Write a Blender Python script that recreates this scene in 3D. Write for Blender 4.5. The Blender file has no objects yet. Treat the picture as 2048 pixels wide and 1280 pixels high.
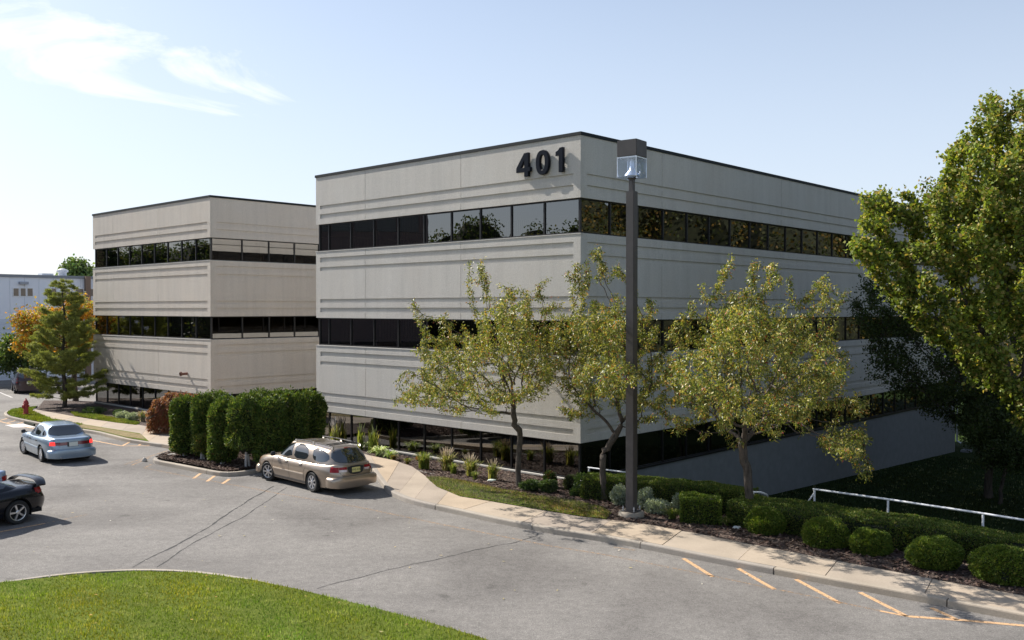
import bpy, bmesh, math, random
import numpy as np
from mathutils import Vector, Matrix, geometry

random.seed(7)
RNG = np.random.default_rng(7)
R = math.radians
scene = bpy.context.scene
COL = scene.collection

# ------------------------------------------------------------------ camera
EYE = 5.55
FPX = 1857.0
PITCH = math.atan(22.0 / FPX)
cam_d = bpy.data.cameras.new("camera")
cam_d.sensor_width = 36.0
cam_d.lens = FPX / 2048.0 * 36.0
cam_d.clip_start = 0.1
cam_d.clip_end = 6000
cam = bpy.data.objects.new("camera", cam_d)
cam.location = (0, 0, EYE)
cam.rotation_euler = (math.pi / 2 - PITCH, 0, 0)
COL.objects.link(cam)
scene.camera = cam

# ------------------------------------------------------------------ light
SUN_EL = R(39)
SUN_AZ = math.atan2(-0.840, 0.543)
SUNV = Vector((math.sin(SUN_AZ) * math.cos(SUN_EL), math.cos(SUN_AZ) * math.cos(SUN_EL), math.sin(SUN_EL)))
sun_d = bpy.data.lights.new("sun", 'SUN')
sun_d.energy = 5.0
sun_d.angle = R(0.5)
sun_d.color = (1.0, 0.945, 0.87)
sun = bpy.data.objects.new("sun", sun_d)
sun.rotation_euler = SUNV.to_track_quat('Z', 'Y').to_euler()
sun.location = (-30, 20, 40)
COL.objects.link(sun)

world = bpy.data.worlds.new("World")
scene.world = world
world.use_nodes = True
wn = world.node_tree.nodes
wl = world.node_tree.links
wbg = wn['Background']
sky = wn.new('ShaderNodeTexSky')
sky.sky_type = 'NISHITA'
sky.sun_disc = False
sky.sun_elevation = SUN_EL
sky.sun_rotation = SUN_AZ
sky.altitude = 50
sky.air_density = 1.0
sky.dust_density = 1.2
sky.ozone_density = 1.6
SKY_STRENGTH = 0.09
wbg.inputs[1].default_value = SKY_STRENGTH
# thin cirrus: stretched noise laid on a high flat layer, thickest in one bank low on the sun side
tc = wn.new('ShaderNodeTexCoord')
sep = wn.new('ShaderNodeSeparateXYZ')
wl.new(tc.outputs['Generated'], sep.inputs[0])
def wmath(op, a, b=None, clamp=False):
    n = wn.new('ShaderNodeMath'); n.operation = op; n.use_clamp = clamp
    for i, v in enumerate((a, b)):
        if v is None: continue
        if isinstance(v, (int, float)): n.inputs[i].default_value = v
        else: wl.new(v, n.inputs[i])
    return n.outputs[0]
zz = wmath('MAXIMUM', wmath('ADD', sep.outputs[2], 0.12), 0.03)
cmb = wn.new('ShaderNodeCombineXYZ')
wl.new(wmath('DIVIDE', sep.outputs[0], zz), cmb.inputs[0])
wl.new(wmath('DIVIDE', sep.outputs[1], zz), cmb.inputs[1])
mp = wn.new('ShaderNodeMapping')
mp.inputs['Rotation'].default_value = (0, 0, R(20))
mp.inputs['Scale'].default_value = (0.55, 1.15, 1)
wl.new(cmb.outputs[0], mp.inputs[0])
nz = wn.new('ShaderNodeTexNoise')
nz.inputs['Scale'].default_value = 1.1
nz.inputs['Detail'].default_value = 9
nz.inputs['Roughness'].default_value = 0.62
nz.inputs['Distortion'].default_value = 0.8
dv = wn.new('ShaderNodeMapping'); dv.inputs['Scale'].default_value = (5.0, 5.0, 13.0); dv.inputs['Rotation'].default_value = (R(8), R(14), 0)
wl.new(tc.outputs['Generated'], dv.inputs[0])
wl.new(dv.outputs[0], nz.inputs['Vector'])
# cloud bank direction (vector distance keeps it a soft-edged bank in the dome)
def bank(az, el, radius, power):
    d = Vector((math.sin(R(az)) * math.cos(R(el)), math.cos(R(az)) * math.cos(R(el)), math.sin(R(el))))
    sb = wn.new('ShaderNodeVectorMath'); sb.operation = 'SUBTRACT'
    wl.new(tc.outputs['Generated'], sb.inputs[0]); sb.inputs[1].default_value = d
    sc = wn.new('ShaderNodeVectorMath'); sc.operation = 'MULTIPLY'
    wl.new(sb.outputs[0], sc.inputs[0]); sc.inputs[1].default_value = (1.0, 1.0, 2.6)
    ln = wn.new('ShaderNodeVectorMath'); ln.operation = 'LENGTH'
    wl.new(sc.outputs[0], ln.inputs[0])
    m = wn.new('ShaderNodeMapRange'); m.interpolation_type = 'SMOOTHSTEP'
    m.inputs['From Min'].default_value = 0.0; m.inputs['From Max'].default_value = radius
    m.inputs['To Min'].default_value = power; m.inputs['To Max'].default_value = 0.0
    wl.new(ln.outputs['Value'], m.inputs['Value'])
    return m.outputs[0]
cover = wmath('ADD', bank(-25.5, 13.6, 0.28, 0.40), bank(-15.5, 12.0, 0.12, 0.13))
cover = wmath('ADD', cover, bank(-50, 12.0, 0.4, 0.2))
thr = wmath('SUBTRACT', wmath('ADD', nz.outputs['Fac'], cover), 0.78)
cl = wmath('MULTIPLY', thr, 4.0, True)
cl = wmath('MULTIPLY', cl, 0.85)
# pale milky haze that thickens towards the horizon all round the dome
hz = wn.new('ShaderNodeMapRange'); hz.interpolation_type = 'SMOOTHSTEP'
hz.inputs['From Min'].default_value = -0.02; hz.inputs['From Max'].default_value = 0.55
hz.inputs['To Min'].default_value = 0.70; hz.inputs['To Max'].default_value = 0.15
wl.new(sep.outputs[2], hz.inputs['Value'])
m1 = wn.new('ShaderNodeMix'); m1.data_type = 'RGBA'
wl.new(hz.outputs[0], m1.inputs['Factor'])
wl.new(sky.outputs[0], m1.inputs['A'])
m1.inputs['B'].default_value = (5.9, 6.45, 7.4, 1)
m2 = wn.new('ShaderNodeMix'); m2.data_type = 'RGBA'
wl.new(cl, m2.inputs['Factor'])
wl.new(m1.outputs['Result'], m2.inputs['A'])
m2.inputs['B'].default_value = (9.0, 9.0, 9.0, 1)
wl.new(m2.outputs['Result'], wbg.inputs[0])

vs = scene.view_settings
vs.view_transform = 'Standard'
vs.look = 'None'
vs.exposure = 0.72
vs.gamma = 1.0
vs.use_curve_mapping = False
scene.cycles.use_denoising = True
scene.cycles.max_bounces = 8
scene.cycles.transparent_max_bounces = 12
scene.cycles.sample_clamp_indirect = 8.0
scene.cycles.caustics_reflective = True
scene.cycles.blur_glossy = 1.0
scene.cycles.caustics_refractive = False

# ------------------------------------------------------------------ helpers
def zs(y):
    """street level: the lot falls gently away beyond y = 30"""
    return -0.012 * max(y - 30.0, 0.0)

def G(px, py, dz=0.0):
    """point where the sight line of a photograph pixel meets street level + dz"""
    sx = (px - 1024.0) / FPX; sy = (640.0 - py) / FPX
    d = Vector((sx, math.cos(PITCH) + sy * math.sin(PITCH), -math.sin(PITCH) + sy * math.cos(PITCH)))
    z = dz
    for _ in range(12):
        t = (z - EYE) / d.z
        y = t * d.y
        z = zs(y) + dz
    return Vector((t * d.x, y, z))

def PZ(px, py, depth):
    """point of a photograph pixel at a given distance"""
    sx = (px - 1024.0) / FPX; sy = (640.0 - py) / FPX
    d = Vector((sx, math.cos(PITCH) + sy * math.sin(PITCH), -math.sin(PITCH) + sy * math.cos(PITCH)))
    d *= depth / d.y
    return Vector((0, 0, EYE)) + d

def tag(o, label=None, cat=None, group=None, kind=None):
    if label: o['label'] = label
    if cat: o['category'] = cat
    if group: o['group'] = group
    if kind: o['kind'] = kind
    return o

def link(name, me, parent=None, mat=None, loc=None, rot=None):
    o = bpy.data.objects.new(name, me)
    COL.objects.link(o)
    if parent is not None: o.parent = parent
    if mat is not None and me is not None and len(me.materials) == 0: me.materials.append(mat)
    if loc is not None: o.location = loc
    if rot is not None: o.rotation_euler = rot
    return o

def empty(name, loc, rz=0.0, label=None, cat=None, group=None, kind=None):
    o = bpy.data.objects.new(name, None)
    o.empty_display_size = 0.3
    COL.objects.link(o)
    o.location = loc; o.rotation_euler = (0, 0, rz)
    return tag(o, label, cat, group, kind)

def np_mesh(name, V, F, smooth=False, col=None, mat=None):
    """V (n,3), F (m,k) arrays"""
    V = np.ascontiguousarray(V, dtype=np.float32); F = np.ascontiguousarray(F, dtype=np.int32)
    me = bpy.data.meshes.new(name)
    me.vertices.add(len(V)); me.vertices.foreach_set("co", V.ravel())
    k = F.shape[1]
    me.loops.add(F.size); me.loops.foreach_set("vertex_index", F.ravel())
    me.polygons.add(len(F)); me.polygons.foreach_set("loop_start", np.arange(0, F.size, k, dtype=np.int32))
    me.update(calc_edges=True)
    if smooth: me.polygons.foreach_set("use_smooth", np.ones(len(F), dtype=bool))
    if col is not None:
        a = me.attributes.new("Col", 'FLOAT_COLOR', 'POINT')
        c = np.ones((len(V), 4), dtype=np.float32); c[:, :3] = col
        a.data.foreach_set("color", c.ravel())
    if mat is not None: me.materials.append(mat)
    return me

class MB:
    """collects simple solids into one mesh"""
    def __init__(s): s.v = []; s.f = []
    def add(s, vs_, fs):
        b = len(s.v); s.v += [tuple(v) for v in vs_]; s.f += [tuple(b + i for i in f) for f in fs]
    def box(s, x0, x1, y0, y1, z0, z1, M=None):
        P = [Vector((x, y, z)) for z in (z0, z1) for y in (y0, y1) for x in (x0, x1)]
        if M is not None: P = [M @ p for p in P]
        s.add(P, [(0, 2, 3, 1), (4, 5, 7, 6), (0, 1, 5, 4), (2, 6, 7, 3), (0, 4, 6, 2), (1, 3, 7, 5)])
    def prism(s, pts, z0, z1):
        n = len(pts)
        P = [(p[0], p[1], z0) for p in pts] + [(p[0], p[1], z1) for p in pts]
        s.add(P, [tuple(reversed(range(n))), tuple(range(n, 2 * n))] + [(i, (i + 1) % n, n + (i + 1) % n, n + i) for i in range(n)])
    def lathe(s, prof, n=16, M=None, cap=True):
        P = []; 
        for r, z in prof:
            for k in range(n):
                a = 2 * math.pi * k / n
                p = Vector((r * math.cos(a), r * math.sin(a), z)); P.append(M @ p if M is not None else p)
        F = []
        for j in range(len(prof) - 1):
            for k in range(n):
                k2 = (k + 1) % n
                F.append((j * n + k, j * n + k2, (j + 1) * n + k2, (j + 1) * n + k))
        if cap:
            F.append(tuple(reversed(range(n)))); F.append(tuple(range((len(prof) - 1) * n, len(prof) * n)))
        s.add(P, F)
    def tube(s, pts, r, n=8, r1=None):
        pts = [Vector(p) for p in pts]; m = len(pts); P = []
        for i, p in enumerate(pts):
            t = (pts[min(i + 1, m - 1)] - pts[max(i - 1, 0)]).normalized()
            u = t.cross(Vector((0, 0, 1)))
            if u.length < 0.05: u = t.cross(Vector((1, 0, 0)))
            u.normalize(); w = t.cross(u)
            rr = r if r1 is None else r + (r1 - r) * i / (m - 1)
            for k in range(n):
                a = 2 * math.pi * k / n
                P.append(p + u * (rr * math.cos(a)) + w * (rr * math.sin(a)))
        F = [(i * n + k, i * n + (k + 1) % n, (i + 1) * n + (k + 1) % n, (i + 1) * n + k) for i in range(m - 1) for k in range(n)]
        F += [tuple(reversed(range(n))), tuple(range((m - 1) * n, m * n))]
        s.add(P, F)
    def mesh(s, name, mat=None, smooth=False, bevel=0.0):
        me = bpy.data.meshes.new(name); me.from_pydata(s.v, [], s.f)
        if bevel > 0:
            bm = bmesh.new(); bm.from_mesh(me)
            bmesh.ops.bevel(bm, geom=list(bm.edges), offset=bevel, segments=2, affect='EDGES', clamp_overlap=True)
            bm.to_mesh(me); bm.free()
        bm = bmesh.new(); bm.from_mesh(me); bmesh.ops.recalc_face_normals(bm, faces=bm.faces); bm.to_mesh(me); bm.free()
        if smooth:
            me.polygons.foreach_set("use_smooth", [True] * len(me.polygons))
            try: me.set_sharp_from_angle(angle=R(40))
            except Exception: pass
        if mat is not None: me.materials.append(mat)
        return me
    def obj(s, name, mat=None, parent=None, smooth=False, bevel=0.0, loc=None):
        return link(name, s.mesh(name, mat, smooth, bevel), parent, loc=loc)

# ------------------------------------------------------------------ materials
def new_mat(name):
    m = bpy.data.materials.new(name); m.use_nodes = True
    nt = m.node_tree
    return m, nt, nt.nodes, nt.links, nt.nodes['Principled BSDF']

def noise(nt, scale, detail=4, rough=0.55, vec=None, dist=0.0, obj=False):
    n = nt.nodes.new('ShaderNodeTexNoise')
    n.inputs['Scale'].default_value = scale; n.inputs['Detail'].default_value = detail
    n.inputs['Roughness'].default_value = rough; n.inputs['Distortion'].default_value = dist
    if vec is None:
        t = nt.nodes.new('ShaderNodeTexCoord'); vec = t.outputs['Object']
    nt.links.new(vec, n.inputs['Vector'])
    return n.outputs['Fac']

def world_pos(nt):
    return nt.nodes.new('ShaderNodeNewGeometry').outputs['Position']

def ramp(nt, fac, stops):
    r = nt.nodes.new('ShaderNodeValToRGB')
    e = r.color_ramp.elements
    while len(e) < len(stops): e.new(0.5)
    for i, (p, c) in enumerate(stops):
        e[i].position = p; e[i].color = (c[0], c[1], c[2], 1) if not isinstance(c, (int, float)) else (c, c, c, 1)
    nt.links.new(fac, r.inputs[0])
    return r.outputs[0]

def mixc(nt, fac, a, b, blend='MIX'):
    m = nt.nodes.new('ShaderNodeMix'); m.data_type = 'RGBA'; m.blend_type = blend
    for key, v in (('Factor', fac), ('A', a), ('B', b)):
        i = m.inputs[key] if key != 'Factor' else m.inputs['Factor']
        if hasattr(v, 'is_output') or isinstance(v, bpy.types.NodeSocket): nt.links.new(v, i)
        elif isinstance(v, (int, float)): i.default_value = v
        else: i.default_value = (v[0], v[1], v[2], 1)
    return m.outputs['Result']

def bump(nt, h, strength, dist=0.01):
    b = nt.nodes.new('ShaderNodeBump'); b.inputs['Strength'].default_value = strength
    b.inputs['Distance'].default_value = dist
    nt.links.new(h, b.inputs['Height'])
    return b.outputs[0]

def plain(name, col, rough=0.6, metal=0.0, spec=0.5, grain=0.0, gscale=8.0, bmp=0.0, coat=0.0):
    m, nt, N, L, P = new_mat(name)
    P.inputs['Roughness'].default_value = rough; P.inputs['Metallic'].default_value = metal
    P.inputs['Specular IOR Level'].default_value = spec
    P.inputs['Coat Weight'].default_value = coat
    P.inputs['Coat Roughness'].default_value = 0.04
    if grain > 0:
        f = noise(nt, gscale, 5, 0.6)
        c = ramp(nt, f, [(0.3, [x * (1 - grain) for x in col]), (0.7, [min(1, x * (1 + grain)) for x in col])])
        L.new(c, P.inputs['Base Color'])
        if bmp > 0: L.new(bump(nt, f, bmp), P.inputs['Normal'])
    else:
        P.inputs['Base Color'].default_value = (*col, 1)
    return m

def stucco(name, col, warm):
    m, nt, N, L, P = new_mat(name)
    pos = world_pos(nt)
    mpv = N.new('ShaderNodeMapping'); mpv.inputs['Scale'].default_value = (1.6, 1.6, 0.16); L.new(pos, mpv.inputs[0])
    streak = noise(nt, 1.6, 6, 0.62, mpv.outputs[0])
    blot = noise(nt, 0.6, 4, 0.6, pos)
    fine = noise(nt, 24, 4, 0.75, pos)
    dots = noise(nt, 70, 2, 0.6, pos)
    c = ramp(nt, streak, [(0.28, [x * 0.90 for x in col]), (0.52, col), (0.75, [x * 1.06 for x in col])])
    c = mixc(nt, ramp(nt, blot, [(0.42, 0.0), (0.75, 0.45)]), c, warm)
    c = mixc(nt, 0.35, c, ramp(nt, fine, [(0.3, 0.55), (0.7, 1.25)]), 'MULTIPLY')
    L.new(c, P.inputs['Base Color'])
    P.inputs['Roughness'].default_value = 0.93; P.inputs['Specular IOR Level'].default_value = 0.2
    h = N.new('ShaderNodeMath'); h.operation = 'ADD'; L.new(fine, h.inputs[0]); L.new(dots, h.inputs[1])
    L.new(bump(nt, h.outputs[0], 0.6, 0.015), P.inputs['Normal'])
    return m

M_STUCCO = stucco('stucco_grey_beige', (0.555, 0.53, 0.485), (0.54, 0.495, 0.435))
M_STUCCO2 = stucco('stucco_beige', (0.60, 0.545, 0.475), (0.61, 0.53, 0.44))
M_COPING = plain('coping_dark', (0.014, 0.018, 0.02), 0.6, 0.0, 0.2)
M_FRAME = plain('frame_bronze', (0.02, 0.019, 0.02), 0.4, 0.3)
M_SILL = plain('sill_concrete', (0.5, 0.48, 0.44), 0.85, grain=0.12, gscale=6)
M_FOUND = plain('foundation_shade_toned', (0.17, 0.18, 0.19), 0.85, grain=0.1, gscale=2.5)  # beige wall darkened in colour to hold the deep shade under the trees
M_INTER = plain('interior_dark', (0.10, 0.088, 0.075), 0.9)
M_CEIL = plain('interior_ceiling', (0.35, 0.33, 0.3), 0.9)
M_BLIND = plain('blind_fabric', (0.42, 0.36, 0.27), 0.85)
M_DIGIT = plain('digit_navy', (0.008, 0.010, 0.016), 0.3, 0.0, 0.12)

def glass_mat(name, tint, refl=1.0, ior=1.9, flat=None):
    m, nt, N, L, P = new_mat(name)
    N.remove(P)
    tr = N.new('ShaderNodeBsdfTransparent'); tr.inputs[0].default_value = (*tint, 1)
    gl = N.new('ShaderNodeBsdfGlossy'); gl.inputs[0].default_value = (refl, refl, refl, 1); gl.inputs['Roughness'].default_value = 0.004
    fr = N.new('ShaderNodeFresnel'); fr.inputs['IOR'].default_value = ior
    # slight waviness of float glass
    f = noise(nt, 0.9, 2, 0.5, world_pos(nt))
    b = bump(nt, f, 0.012, 0.05); L.new(b, gl.inputs['Normal'])
    mx = N.new('ShaderNodeMixShader'); (L.new(fr.outputs[0], mx.inputs[0]) if flat is None else setattr(mx.inputs[0], 'default_value', flat)); L.new(tr.outputs[0], mx.inputs[1]); L.new(gl.outputs[0], mx.inputs[2])
    L.new(mx.outputs[0], N['Material Output'].inputs[0])
    return m
M_GLASS = glass_mat('glass_bronze', (0.17, 0.145, 0.12), 0.95, 2.5)
M_LAMPGLASS = glass_mat('acrylic_clear', (0.90, 0.93, 0.98), 0.9, 1.22, 0.055)

# asphalt
def asphalt():
    m, nt, N, L, P = new_mat('asphalt_worn')
    pos = world_pos(nt)
    fine = noise(nt, 42, 3, 0.8, pos); mid = noise(nt, 5.0, 5, 0.65, pos); big = noise(nt, 0.28, 5, 0.55, pos, 0.6)
    mpv = N.new('ShaderNodeMapping'); mpv.inputs['Rotation'].default_value = (0, 0, R(39)); mpv.inputs['Scale'].default_value = (0.10, 1.1, 1); L.new(pos, mpv.inputs[0])
    drag = noise(nt, 0.9, 5, 0.6, mpv.outputs[0], 0.4)
    c = ramp(nt, big, [(0.30, (0.142, 0.132, 0.122)), (0.5, (0.192, 0.180, 0.166)), (0.68, (0.228, 0.214, 0.196))])
    c = mixc(nt, 0.35, c, ramp(nt, drag, [(0.3, 0.6), (0.45, 0.95), (0.7, 1.2)]), 'MULTIPLY')
    grit = noise(nt, 15, 3, 0.8, pos)
    c = mixc(nt, 0.6, c, ramp(nt, grit, [(0.32, 0.66), (0.5, 1.0), (0.66, 1.28)]), 'MULTIPLY')
    c = mixc(nt, 0.5, c, ramp(nt, mid, [(0.3, 0.66), (0.7, 1.25)]), 'MULTIPLY')
    c = mixc(nt, 0.8, c, ramp(nt, fine, [(0.30, 0.45), (0.5, 0.95), (0.68, 1.7)]), 'MULTIPLY')
    spot = noise(nt, 1.7, 3, 0.5, pos, 0.3); spot2 = noise(nt, 0.55, 6, 0.7, pos, 1.2)
    c = mixc(nt, 1.0, c, ramp(nt, spot, [(0.0, 1.0), (0.66, 1.0), (0.74, 0.72)]), 'MULTIPLY')
    c = mixc(nt, 1.0, c, ramp(nt, spot2, [(0.27, 0.80), (0.36, 1.0), (0.62, 1.0), (0.72, 1.10)]), 'MULTIPLY')
    L.new(c, P.inputs['Base Color']); P.inputs['Roughness'].default_value = 0.9; P.inputs['Specular IOR Level'].default_value = 0.25
    L.new(bump(nt, fine, 0.6, 0.02), P.inputs['Normal'])
    return m
M_ASPH = asphalt()
def concrete(name, col, joint=False):
    m, nt, N, L, P = new_mat(name)
    pos = world_pos(nt)
    rnd = N.new('ShaderNodeObjectInfo').outputs['Random']
    big = noise(nt, 0.9, 5, 0.6, pos); fine = noise(nt, 30, 4, 0.7, pos)
    c = ramp(nt, big, [(0.3, [x * 0.82 for x in col]), (0.6, col), (0.8, [x * 1.08 for x in col])])
    c = mixc(nt, 0.5, c, ramp(nt, fine, [(0.3, 0.75), (0.7, 1.2)]), 'MULTIPLY')
    c = mixc(nt, 1.0, c, ramp(nt, rnd, [(0.0, (0.86, 0.85, 0.86)), (0.5, (1, 0.99, 0.97)), (1.0, (1.1, 1.03, 0.93))]), 'MULTIPLY')
    L.new(c, P.inputs['Base Color']); P.inputs['Roughness'].default_value = 0.9; P.inputs['Specular IOR Level'].default_value = 0.2
    L.new(bump(nt, fine, 0.35, 0.01), P.inputs['Normal'])
    return m
M_WALK = concrete('concrete_walk', (0.40, 0.34, 0.275))
M_KERB = concrete('concrete_kerb', (0.37, 0.335, 0.29))
def mulch():
    m, nt, N, L, P = new_mat('bark_mulch')
    pos = world_pos(nt)
    v = N.new('ShaderNodeTexVoronoi'); v.inputs['Scale'].default_value = 28; L.new(pos, v.inputs['Vector'])
    big = noise(nt, 1.3, 4, 0.6, pos)
    c = ramp(nt, v.outputs['Color'], [(0.2, (0.035, 0.020, 0.015)), (0.6, (0.085, 0.055, 0.042)), (0.9, (0.15, 0.11, 0.085))])
    c = mixc(nt, 0.5, c, ramp(nt, big, [(0.3, 0.6), (0.7, 1.3)]), 'MULTIPLY')
    L.new(c, P.inputs['Base Color']); P.inputs['Roughness'].default_value = 0.95
    L.new(bump(nt, v.outputs['Distance'], 1.0, 0.04), P.inputs['Normal'])
    return m
M_MULCH = mulch()
def soil_grass(name, a, b, c3):
    m, nt, N, L, P = new_mat(name)
    pos = world_pos(nt)
    f = noise(nt, 22, 5, 0.8, pos); big = noise(nt, 0.9, 4, 0.6, pos)
    c = ramp(nt, f, [(0.3, a), (0.55, b), (0.75, c3)])
    c = mixc(nt, 0.5, c, ramp(nt, big, [(0.3, 0.7), (0.7, 1.25)]), 'MULTIPLY')
    L.new(c, P.inputs['Base Color']); P.inputs['Roughness'].default_value = 0.95; P.inputs['Specular IOR Level'].default_value = 0.1
    L.new(bump(nt, f, 1.0, 0.05), P.inputs['Normal'])
    return m
M_LAWN = soil_grass('lawn_soil', (0.08, 0.11, 0.014), (0.14, 0.18, 0.024), (0.24, 0.24, 0.06))
M_DRY = soil_grass('dry_verge', (0.16, 0.13, 0.06), (0.30, 0.24, 0.13), (0.36, 0.30, 0.18))
M_FIELD = soil_grass('field_grass', (0.03, 0.05, 0.012), (0.05, 0.085, 0.02), (0.08, 0.12, 0.03))
M_LAWN_SHADETONED = soil_grass('lawn_shade_toned', (0.012, 0.02, 0.006), (0.022, 0.038, 0.010), (0.038, 0.058, 0.016))  # darker lawn copy: shade of the building and trees put into its colour
def worn_paint(name, col, wear):
    m, nt, N, L, P = new_mat(name)
    pos = world_pos(nt)
    f = noise(nt, 16, 5, 0.8, pos)
    msk = ramp(nt, f, [(wear, 0.0), (wear + 0.14, 1.0)])
    P.inputs['Base Color'].default_value = (*col, 1); P.inputs['Roughness'].default_value = 0.8
    tr = N.new('ShaderNodeBsdfTransparent'); mx = N.new('ShaderNodeMixShader')
    L.new(msk, mx.inputs[0]); L.new(tr.outputs[0], mx.inputs[1]); L.new(P.outputs[0], mx.inputs[2])
    L.new(mx.outputs[0], N['Material Output'].inputs[0])
    return m
M_ORANGE = worn_paint('paint_orange', (0.58, 0.36, 0.19), 0.34)
M_ORANGE_OLD = worn_paint('paint_orange_old', (0.42, 0.27, 0.15), 0.46)
M_WHITE_OLD = worn_paint('paint_white_old', (0.6, 0.58, 0.55), 0.36)
M_CRACK = plain('crack_tar', (0.022, 0.021, 0.02), 0.8)

# ------------------------------------------------------------------ ground sheets
B1 = Vector((2.23, 30.2, 0.0))                 # near corner of the numbered building
E1 = Vector((0.6808, 0.7325, 0)); E2 = Vector((-0.7325, 0.6808, 0))
BROT = math.atan2(E1.y, E1.x)
K0 = Vector((-0.73, 24.3, 0)); KN = Vector((0.626, 0.78, 0))
def ss(a, b, x):
    t = min(1.0, max(0.0, (x - a) / (b - a))); return t * t * (3 - 2 * t)
def bed_h(x, y):
    """level of the planted ground: at pavement height by the walk, slightly lower at the walls, and a lawn that
    drops away behind the hedge to the basement wall"""
    p = Vector((x, y, 0))
    s = (p - K0).dot(KN)
    ly = (p - B1).dot(E2); lx = (p - B1).dot(E1)
    z = zs(y) + 0.15
    if s > 2.0 and x > -12: z -= 0.24 * ss(2.0, 6.0, s)
    w_ = ss(0.3, 2.2, lx); right = (1 - w_) * ss(0.3, -1.6, ly) + w_ * (1.0 if ly < 2.4 else 0.0)
    if right > 0:
        drop = 2.1 * ss(5.2, 7.6, s) + 0.026 * max(0.0, lx - 8.0)
        z -= drop * right
    return z

def cdt_sheet(name, poly, mat, hfun, step, dz=0.0, parent=None, jitter=0.25):
    poly = [Vector((p[0], p[1])) for p in poly]
    # refine boundary
    pts = []
    n = len(poly)
    for i in range(n):
        a, b = poly[i], poly[(i + 1) % n]
        k = max(1, int((b - a).length / step))
        for j in range(k): pts.append(a + (b - a) * (j / k))
    nb = len(pts)
    edges = [(i, (i + 1) % nb) for i in range(nb)]
    xs = [p.x for p in pts]; ys = [p.y for p in pts]
    x = min(xs)
    rr = random.Random(3)
    while x < max(xs):
        y = min(ys)
        while y < max(ys):
            q = Vector((x + rr.uniform(-1, 1) * step * jitter, y + rr.uniform(-1, 1) * step * jitter))
            if inside(pts[:nb], q): pts.append(q)
            y += step
        x += step
    r = geometry.delaunay_2d_cdt(pts, edges, [list(range(nb))], 1, 1e-5)
    V = [(v.x, v.y, hfun(v.x, v.y) + dz) for v in r[0]]
    me = bpy.data.meshes.new(name); me.from_pydata(V, [], [tuple(f) for f in r[2]])
    me.update()
    me.polygons.foreach_set("use_smooth", [True] * len(me.polygons))
    if len(me.polygons) and me.polygons[0].normal.z < 0: me.flip_normals()
    me.materials.append(mat)
    return link(name, me, parent)

def inside(poly, q):
    c = False; n = len(poly); j = n - 1
    for i in range(n):
        a, b = poly[i], poly[j]
        if (a.y > q.y) != (b.y > q.y) and q.x < (b.x - a.x) * (q.y - a.y) / (b.y - a.y) + a.x: c = not c
        j = i
    return c

# far ground (rings out to the horizon)
def far_ground():
    V = []; F = []
    rings = [8, 20, 35, 50, 70, 100, 150, 250, 500, 1000, 2500]
    n = 48
    V.append((0, 30, -0.4))
    for r in rings:
        for k in range(n):
            a = 2 * math.pi * k / n
            x = r * math.cos(a); y = 30 + r * math.sin(a)
            z = zs(min(y, 200)) - 0.4
            p = Vector((x, y, 0)); ly = (p - B1).dot(E2)
            z -= 4.2 * ss(4, 18, x) * ss(16, 30, y) if r < 400 else 4.2
            V.append((x, y, z))
    for k in range(n): F.append((0, 1 + k, 1 + (k + 1) % n))
    for j in range(len(rings) - 1):
        for k in range(n):
            a = 1 + j * n + k; b = 1 + j * n + (k + 1) % n
            F.append((a, a + n, b + n)); F.append((a, b + n, b))
    me = bpy.data.meshes.new('ground'); me.from_pydata(V, [], F); me.update(); me.materials.append(M_FIELD)
    tag(link('ground', me), kind='structure')
far_ground()

# asphalt lot: a strip mesh that bends with the fall of the lot
def asphalt_sheet():
    bm = bmesh.new()
    ys = [-25, 0, 15, 25, 30, 33, 40, 50, 60, 75, 95, 130]
    def xr(y):
        return {-25: 60, 0: 45, 15: 25, 25: 1.2, 30: -1.5, 33: -4, 40: -8.0, 50: -14, 60: -20, 75: 12, 95: 20, 130: 20}[y]
    # right edge is hidden beneath pavement and beds
    prev = None
    for y in ys:
        a = bm.verts.new((-120, y, zs(y))); b = bm.verts.new((xr(y), y, zs(y)))
        if prev: bm.faces.new((prev[0], prev[1], b, a))
        prev = (a, b)
    me = bpy.data.meshes.new('road'); bm.to_mesh(me); bm.free(); me.materials.append(M_ASPH)
    tag(link('road', me), kind='structure')
asphalt_sheet()

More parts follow.
